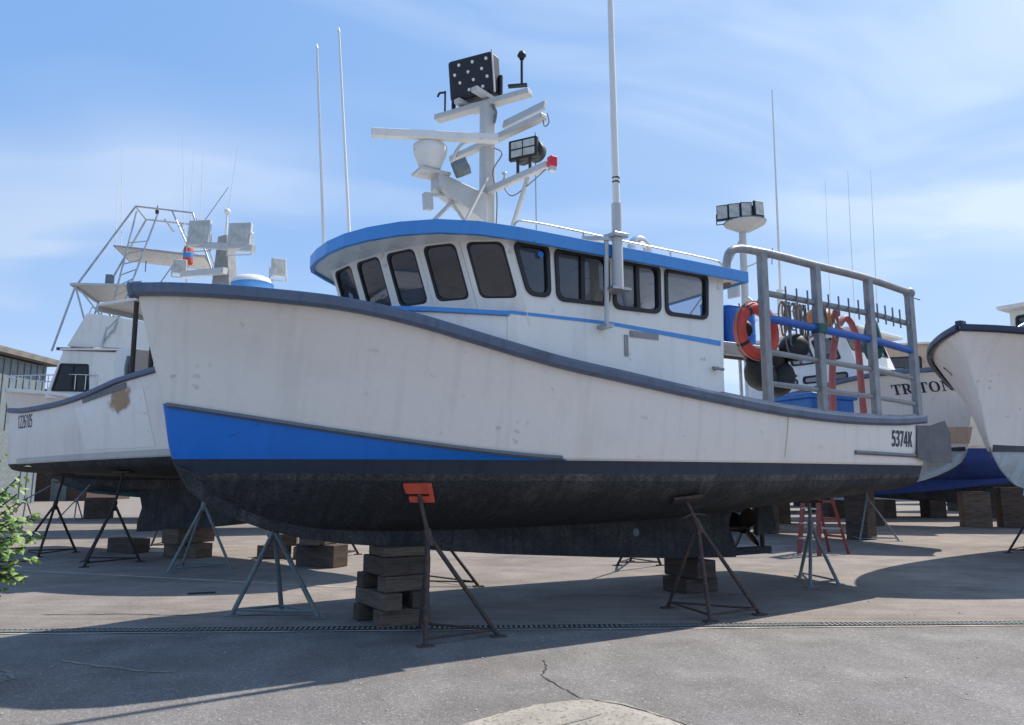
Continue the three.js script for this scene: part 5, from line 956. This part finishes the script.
{
  const g = thing('warehouse', 'tan warehouse with a low grey roof behind the lettered boat', 'building', [42, 0, -66], 0.25);
  P().box(0, 4.6, 0, 30, 9.2, 14).build('wall', mat.tan, g);
  P().extrude(new THREE.Shape([[-7.6, 9.2], [7.6, 9.2], [7.6, 9.6], [0, 12.4], [-7.6, 9.6]].map(p => new THREE.Vector2(...p))), 31, new THREE.Matrix4().makeRotationY(Math.PI / 2).setPosition(-15.5, 0, 0)).build('roof', mat.roofing, g);
  for (let k = 0; k < 6; k++) { const w = P().box(-12.5 + k * 5, 5.6, 7.03, 1.6, 1.2, 0.08).build('window', mat.black, g); P().box(-12.5 + k * 5, 4.93, 7.06, 1.8, 0.1, 0.14).build('sill', mat.greyWhite, w); }
  const d = P().box(0, 2, 7.03, 4, 4, 0.08).build('door', mat.galv, g); P().box(1.6, 1.2, 7.1, 0.2, 0.08, 0.08).build('handle', mat.black, d);
}

// ------------------------------------------------------------------ ground
const matGround = M(0.62, 0.60, 0.585, { map: texYard, roughness: 0.92, bumpMap: texAsphaltBump, bumpScale: 0.003, vertexColors: true });
const matApron = M(0.62, 0.60, 0.585, { map: texAsphalt, roughness: 0.92, bumpMap: texAsphaltBump, bumpScale: 0.007, vertexColors: true });
function groundMesh(X, Z, y, tint, seed) {
  const pos = [], uv = [], col = [], idx = [];
  for (const z of Z) for (const x of X) {
    const zz = typeof z === 'function' ? z(x) : z;
    pos.push(x, y, zz); uv.push(x, -zz);
    const near = Math.abs(x) < 26 && zz > -36;
    const a = fbm(x * 0.35 + 50, zz * 0.35 + 50, 0, 0, 201, 5), b = fbm(x * 1.3 + 50, zz * 1.3 + 50, 0, 0, 203, 4), st = sstep(0.56, 0.70, fbm(x * 0.22 + 9, zz * 0.9 + 70, 0, 0, seed, 5)), oil = sstep(0.66, 0.74, fbm(x * 0.9 + 19, zz * 0.9 + 37, 0, 0, seed + 5, 4));
    const t = near ? 0.93 + (seed > 300 ? 0.2 : 0.34) * (a - 0.5) + (seed > 300 ? 0.10 : 0.24) * (b - 0.5) : 0.95, k = near ? st * 0.20 + oil * 0.16 : 0;
    col.push(t * tint[0] * (1 - k * 0.85), t * tint[1] * (1 - k), t * tint[2] * (1 - k * 1.05));
  }
  const n = X.length;
  for (let j = 0; j + 1 < Z.length; j++) for (let i = 0; i + 1 < n; i++) { const a = j * n + i; idx.push(a, a + n, a + 1, a + 1, a + n, a + n + 1); }
  const g = new THREE.BufferGeometry(); g.setAttribute('position', new THREE.Float32BufferAttribute(pos, 3)); g.setAttribute('uv', new THREE.Float32BufferAttribute(uv, 2)); g.setAttribute('color', new THREE.Float32BufferAttribute(col, 3)); g.setIndex(idx); g.computeVertexNormals(); return g;
}
const dz = x => 8.34 + 0.042 * x;                         // the drain's middle line (depth at x)
{
  const axis = (a, b, fine) => { const r = []; for (const v of [-900, -400, -200, -110, -70, -50, -38]) if (v < a) r.push(v); for (let v = a; v <= b + 1e-6; v += fine) r.push(v); for (const v of [38, 50, 70, 110, 200, 400, 900]) if (v > b) r.push(v); return r; };
  tag(mesh('ground', groundMesh(axis(-24, 24, 0.2), axis(-34, 2, 0.2), 0, [1.14, 1.06, 0.99], 207), matGround), 'worn grey paving of the boat yard', 'ground', null, 'structure');
  const X = [], Z = []; for (let x = -16; x <= 16.01; x += 0.2) X.push(x); for (let i = 0; i <= 60; i++) Z.push(x => lerp(4, -(dz(x) - 0.16), 1 - i / 60)); Z.reverse(); Z.reverse();
  const g = groundMesh(X, Z, 0.004, [1.0, 1.0, 1.0], 307); tag(mesh('asphalt_apron', g, matApron), 'chip sealed asphalt on the near side of the drain', 'paving', null, 'structure');
}
// flat sheet of ground material from an outline in [x, depth]
function sheet(name, pts, y, m, label) {
  const s = new THREE.Shape(pts.map(p => new THREE.Vector2(...p))), g = new THREE.ShapeGeometry(s); g.rotateX(-Math.PI / 2); g.translate(0, y, 0);
  const q = g.toNonIndexed(); boxUV(q); q.computeVertexNormals(); const o = mesh(name, q, m); o.castShadow = false; return tag(o, label, 'paving', null, 'structure');
}
const matConcrete = M(0.50, 0.47, 0.43, { map: texConcrete, roughness: 0.9, bumpMap: texConcrete, bumpScale: 0.002 });
{
  const r = rng(31), edge = (off, j) => { const l = []; for (let x = -16; x <= 16; x += 0.25) l.push([x, dz(x) + off + (r() - 0.5) * j]); return l; };
  sheet('concrete_strip', [...edge(-0.15, 0.03), ...edge(-0.085, 0).reverse()], 0.0075, matConcrete, 'concrete strip along the near side of the drain');
  sheet('concrete_strip', [...edge(0.085, 0), ...edge(0.16, 0.05).reverse()], 0.004, matConcrete, 'concrete strip along the far side of the drain');
  const g = thing('trench_drain', 'long steel grate of the trench drain across the yard', 'drain grate', [0, 0, -8.34], Math.atan(0.042));
  P().box(0, 0.0025, 0, 32, 0.004, 0.165).build('channel', mat.rubber, g);
  for (const z of [0.078, -0.078]) P().box(0, 0.009, z, 32, 0.014, 0.014).build('rim', mat.darkRust, g);
  const bars = P(); for (let x = -12; x < 12; x += 0.055) bars.box(x, 0.009, 0, 0.027, 0.012, 0.136, 0, 0.5 * (x > 1.2 && x < 3.4 ? 1 : 0), 0);
  const gb = bars.build('grate_bars', mat.galv, g); gb.userData.kind = 'stuff';
}
{ // pale concrete slab corner in the foreground, its ragged edge, a crack running off it
  const r = rng(44), a = [[-0.42, 5.05], [-0.1, 5.36], [0.16, 5.56], [0.36, 5.655], [0.58, 5.69], [0.74, 5.66], [0.95, 5.42], [1.24, 5.02], [1.4, 4.4], [-0.9, 4.4]], pts = [];
  for (let i = 0; i < a.length; i++) { const p = a[i], q = a[(i + 1) % a.length]; for (let k = 0; k < 6; k++) pts.push([lerp(p[0], q[0], k / 6) + (r() - 0.5) * 0.02, lerp(p[1], q[1], k / 6) + (r() - 0.5) * 0.02]); }
  sheet('concrete_slab', pts, 0.009, matConcrete, 'pale concrete slab corner in the foreground');
  const crack = (list, w) => { const L = [], R = []; list.forEach((p, i) => { const q = list[Math.min(i + 1, list.length - 1)], o = list[Math.max(0, i - 1)], dx = q[0] - o[0], dy = q[1] - o[1], l = Math.hypot(dx, dy), ww = w * (0.4 + r() * 0.9) * (i === 0 || i === list.length - 1 ? 0.2 : 1); L.push([p[0] - dy / l * ww, p[1] + dx / l * ww]); R.push([p[0] + dy / l * ww, p[1] - dx / l * ww]); }); return [...L, ...R.reverse()]; };
  const wig = (l, n, j) => { const o = []; for (let i = 0; i + 1 < l.length; i++) for (let k = 0; k < n; k++) o.push([lerp(l[i][0], l[i + 1][0], k / n) + (r() - 0.5) * j, lerp(l[i][1], l[i + 1][1], k / n) + (r() - 0.5) * j]); o.push(l[l.length - 1]); return o; };
  const dirt = M(0.045, 0.042, 0.04, { roughness: 1 });
  sheet('crack', crack(wig([[0.27, 6.9], [0.29, 6.6], [0.24, 6.35], [0.36, 6.05], [0.52, 5.72]], 6, 0.03), 0.007), 0.008, dirt, 'dirt filled crack running to the concrete slab');
  sheet('crack', crack(wig([[0.52, 5.72], [0.8, 5.55], [1.1, 5.2], [1.32, 4.7]], 6, 0.02), 0.006), 0.0125, dirt, 'dirt filled crack along the edge of the slab');
  sheet('crack', crack(wig([[-5.6, 9.1], [-4.6, 9.15], [-3.5, 9.02], [-2.4, 9.1]], 7, 0.05), 0.012), 0.004, dirt, 'dirt filled crack left of the bow stand');
  sheet('crack', crack(wig([[0.2, 10.4], [1.4, 10.6], [2.2, 10.3], [3.4, 10.7]], 7, 0.05), 0.01), 0.004, dirt, 'dirt filled crack in the shade amidships');
  // chalky marks on the asphalt
  const chalk = M(0.42, 0.41, 0.38, { roughness: 1, map: texConcrete });
  sheet('chalk_mark', crack(wig([[-4.05, 6.9], [-3.75, 6.75], [-3.4, 6.62], [-3.05, 6.5], [-2.8, 6.46]], 5, 0.03), 0.022), 0.008, chalk, 'pale scrape mark in the shade at the left');
  sheet('chalk_mark', crack(wig([[-4.6, 6.6], [-4.2, 6.5], [-4.0, 6.25], [-4.25, 6.0]], 6, 0.02), 0.02), 0.008, chalk, 'curved pale scrape mark at the left edge');
  sheet('chalk_mark', crack(wig([[0.0, 5.0], [0.35, 5.15], [0.62, 5.36]], 5, 0.01), 0.012), 0.0128, chalk, 'scuff on the concrete slab');
}
// white painted line in the shade behind the bow
sheet('painted_line', [[-9.5, 13.6], [-9.5, 13.72], [-2.2, 11.3], [-2.2, 11.2]], 0.004, M(0.55, 0.54, 0.5, { roughness: 0.9, map: texConcrete }), 'worn white painted line behind the bow');
// small litter: twigs, pebbles, a strip of tape, a board
{
  tag(P().box(0, 0, 0, 0.36, 0.012, 0.09, 0, 0.3, 0, 0.003).build('rubber_scrap', mat.rubber), 'flat black rubber scrap on the paving at the left', 'scrap').position.set(-4.35, 0.009, -10.75);
  tag(P().box(0, 0, 0, 2.3, 0.05, 0.16, 0, -0.3, 0, 0.006).build('plank', mat.greyWhite), 'weathered white plank lying under the workboat', 'plank').position.set(-7.9, 0.028, -17.2);
  tag(P().box(0, 0, 0, 1.5, 0.05, 0.18, 0, -0.1, 0, 0.006).build('plank', mat.greyWhite), 'shorter weathered plank lying beside the long white one', 'plank').position.set(-7.3, 0.028, -16.6);
  const r = rng(99), pb = P(); for (let i = 0; i < 900; i++) { const z = 4.6 + Math.pow(r(), 1.4) * 12, x = (r() - 0.5) * z * 1.5, s = 0.004 + 0.009 * r() * r(); pb.add(new THREE.IcosahedronGeometry(s, 0), new THREE.Matrix4().makeScale(1, 0.6, 1.2).setPosition(x, s * 0.4 + 0.003, -z)); }
  const o = pb.build('loose_gravel', M(0.36, 0.33, 0.30, { roughness: 0.95 })); tag(o, 'scattered small stones on the asphalt', 'gravel', null, 'stuff');
}

// ------------------------------------------------------------------ leafy bush at the left edge
{
  const g = thing('leafy_bush', 'light green leafy bush at the left edge', 'bush', [-4.42, 0, -5.6]);
  const r = rng(1234), leafG = [0.058, 0.068, 0.05].map(L => { const a = [], n = 5, w = t => L * 0.36 * Math.sin(Math.PI * Math.pow(t, 0.8)) + 0.0001, p = (t, s) => [s * w(t), L * 0.10 * Math.sin(t * 3) * (1 - Math.abs(s) * 0.7) - L * 0.25 * t * t, L * t];
    for (let i = 0; i < n; i++) for (const s of [-1, 1]) { const q0 = p(i / n, 0), q1 = p((i + 1) / n, 0), e0 = p(i / n, s), e1 = p((i + 1) / n, s); a.push(...q0, ...q1, ...e0, ...e0, ...q1, ...e1); }
    const b = new THREE.BufferGeometry(); b.setAttribute('position', new THREE.Float32BufferAttribute(a, 3)); b.computeVertexNormals(); return b; });
  const leafM = [[0.20, 0.33, 0.06], [0.14, 0.26, 0.05], [0.27, 0.38, 0.09]].map(c => M(...c, { phys: true, roughness: 0.6, transmission: 0.35, thickness: 0 })), redM = M(0.28, 0.05, 0.03, { roughness: 0.6 });
  const lv = [P(), P(), P()], red = P(), wood = P();
  const C = V(0, 1.12, 0), RX = 0.72, RY = 0.72, RZ = 0.6;
  const twigs = [];
  for (let i = 0; i < 330; i++) { const a = r() * 6.283, y = r() * 2 - 0.95, q = Math.sqrt(Math.max(0, 1 - Math.min(1, y * y))), k = 0.72 + 0.45 * r(); const d = V(Math.cos(a) * q * RX * k, y * RY * k, Math.sin(a) * q * RZ * k); twigs.push(d); }
  twigs.forEach((d, ti) => {
    const e = C.clone().add(d), b = C.clone().add(V(d.x * 0.25, Math.min(d.y * 0.3, 0) - 0.35, d.z * 0.25)), m = b.clone().lerp(e, 0.55).add(V(0, 0.10, 0));
    wood.tube([b, m, e], 0.006, 5, false, 6);
    for (let k = 0; k < 17; k++) {
      const t = 0.35 + 0.72 * k / 16, p = b.clone().lerp(e, t).add(V(0, 0.10 * Math.sin(Math.PI * Math.min(1, t)), 0)).add(V((r() - 0.5) * 0.05, (r() - 0.5) * 0.05, (r() - 0.5) * 0.05));
      const yaw = Math.atan2(d.x, d.z) + (k % 2 ? 1 : -1) * (0.5 + r() * 0.9), pit = -0.3 + r() * 0.9, sc = 0.75 + r() * 0.6;
      const mm = new THREE.Matrix4().compose(p, new THREE.Quaternion().setFromEuler(new THREE.Euler(pit, yaw, (r() - 0.5) * 0.9, 'YXZ')), V(sc, sc, sc)), geo = leafG[ti % 3];
      (r() < 0.012 ? red : lv[(ti + (k > 12 ? 2 : 0)) % 3]).add(geo, mm);
    }
  });
  for (let k = 0; k < 6; k++) { const a = k * 1.05; wood.tube([V(0.06 * Math.cos(a), 0, 0.06 * Math.sin(a)), V(0.12 * Math.cos(a), 0.35, 0.12 * Math.sin(a)), V(0.25 * Math.cos(a), 0.8, 0.25 * Math.sin(a)), V(0.36 * Math.cos(a), 1.2, 0.36 * Math.sin(a))], 0.014, 6, false, 12); }
  wood.build('branches', mat.woodDark, g);
  lv.forEach((p, i) => { const o = p.build('foliage', leafM[i], g); o.userData.kind = 'stuff'; });
  const o = red.build('red_leaves', redM, g); o.userData.kind = 'stuff'; o.userData.label = 'scattered red leaves';
}
renderer.render(scene, camera);
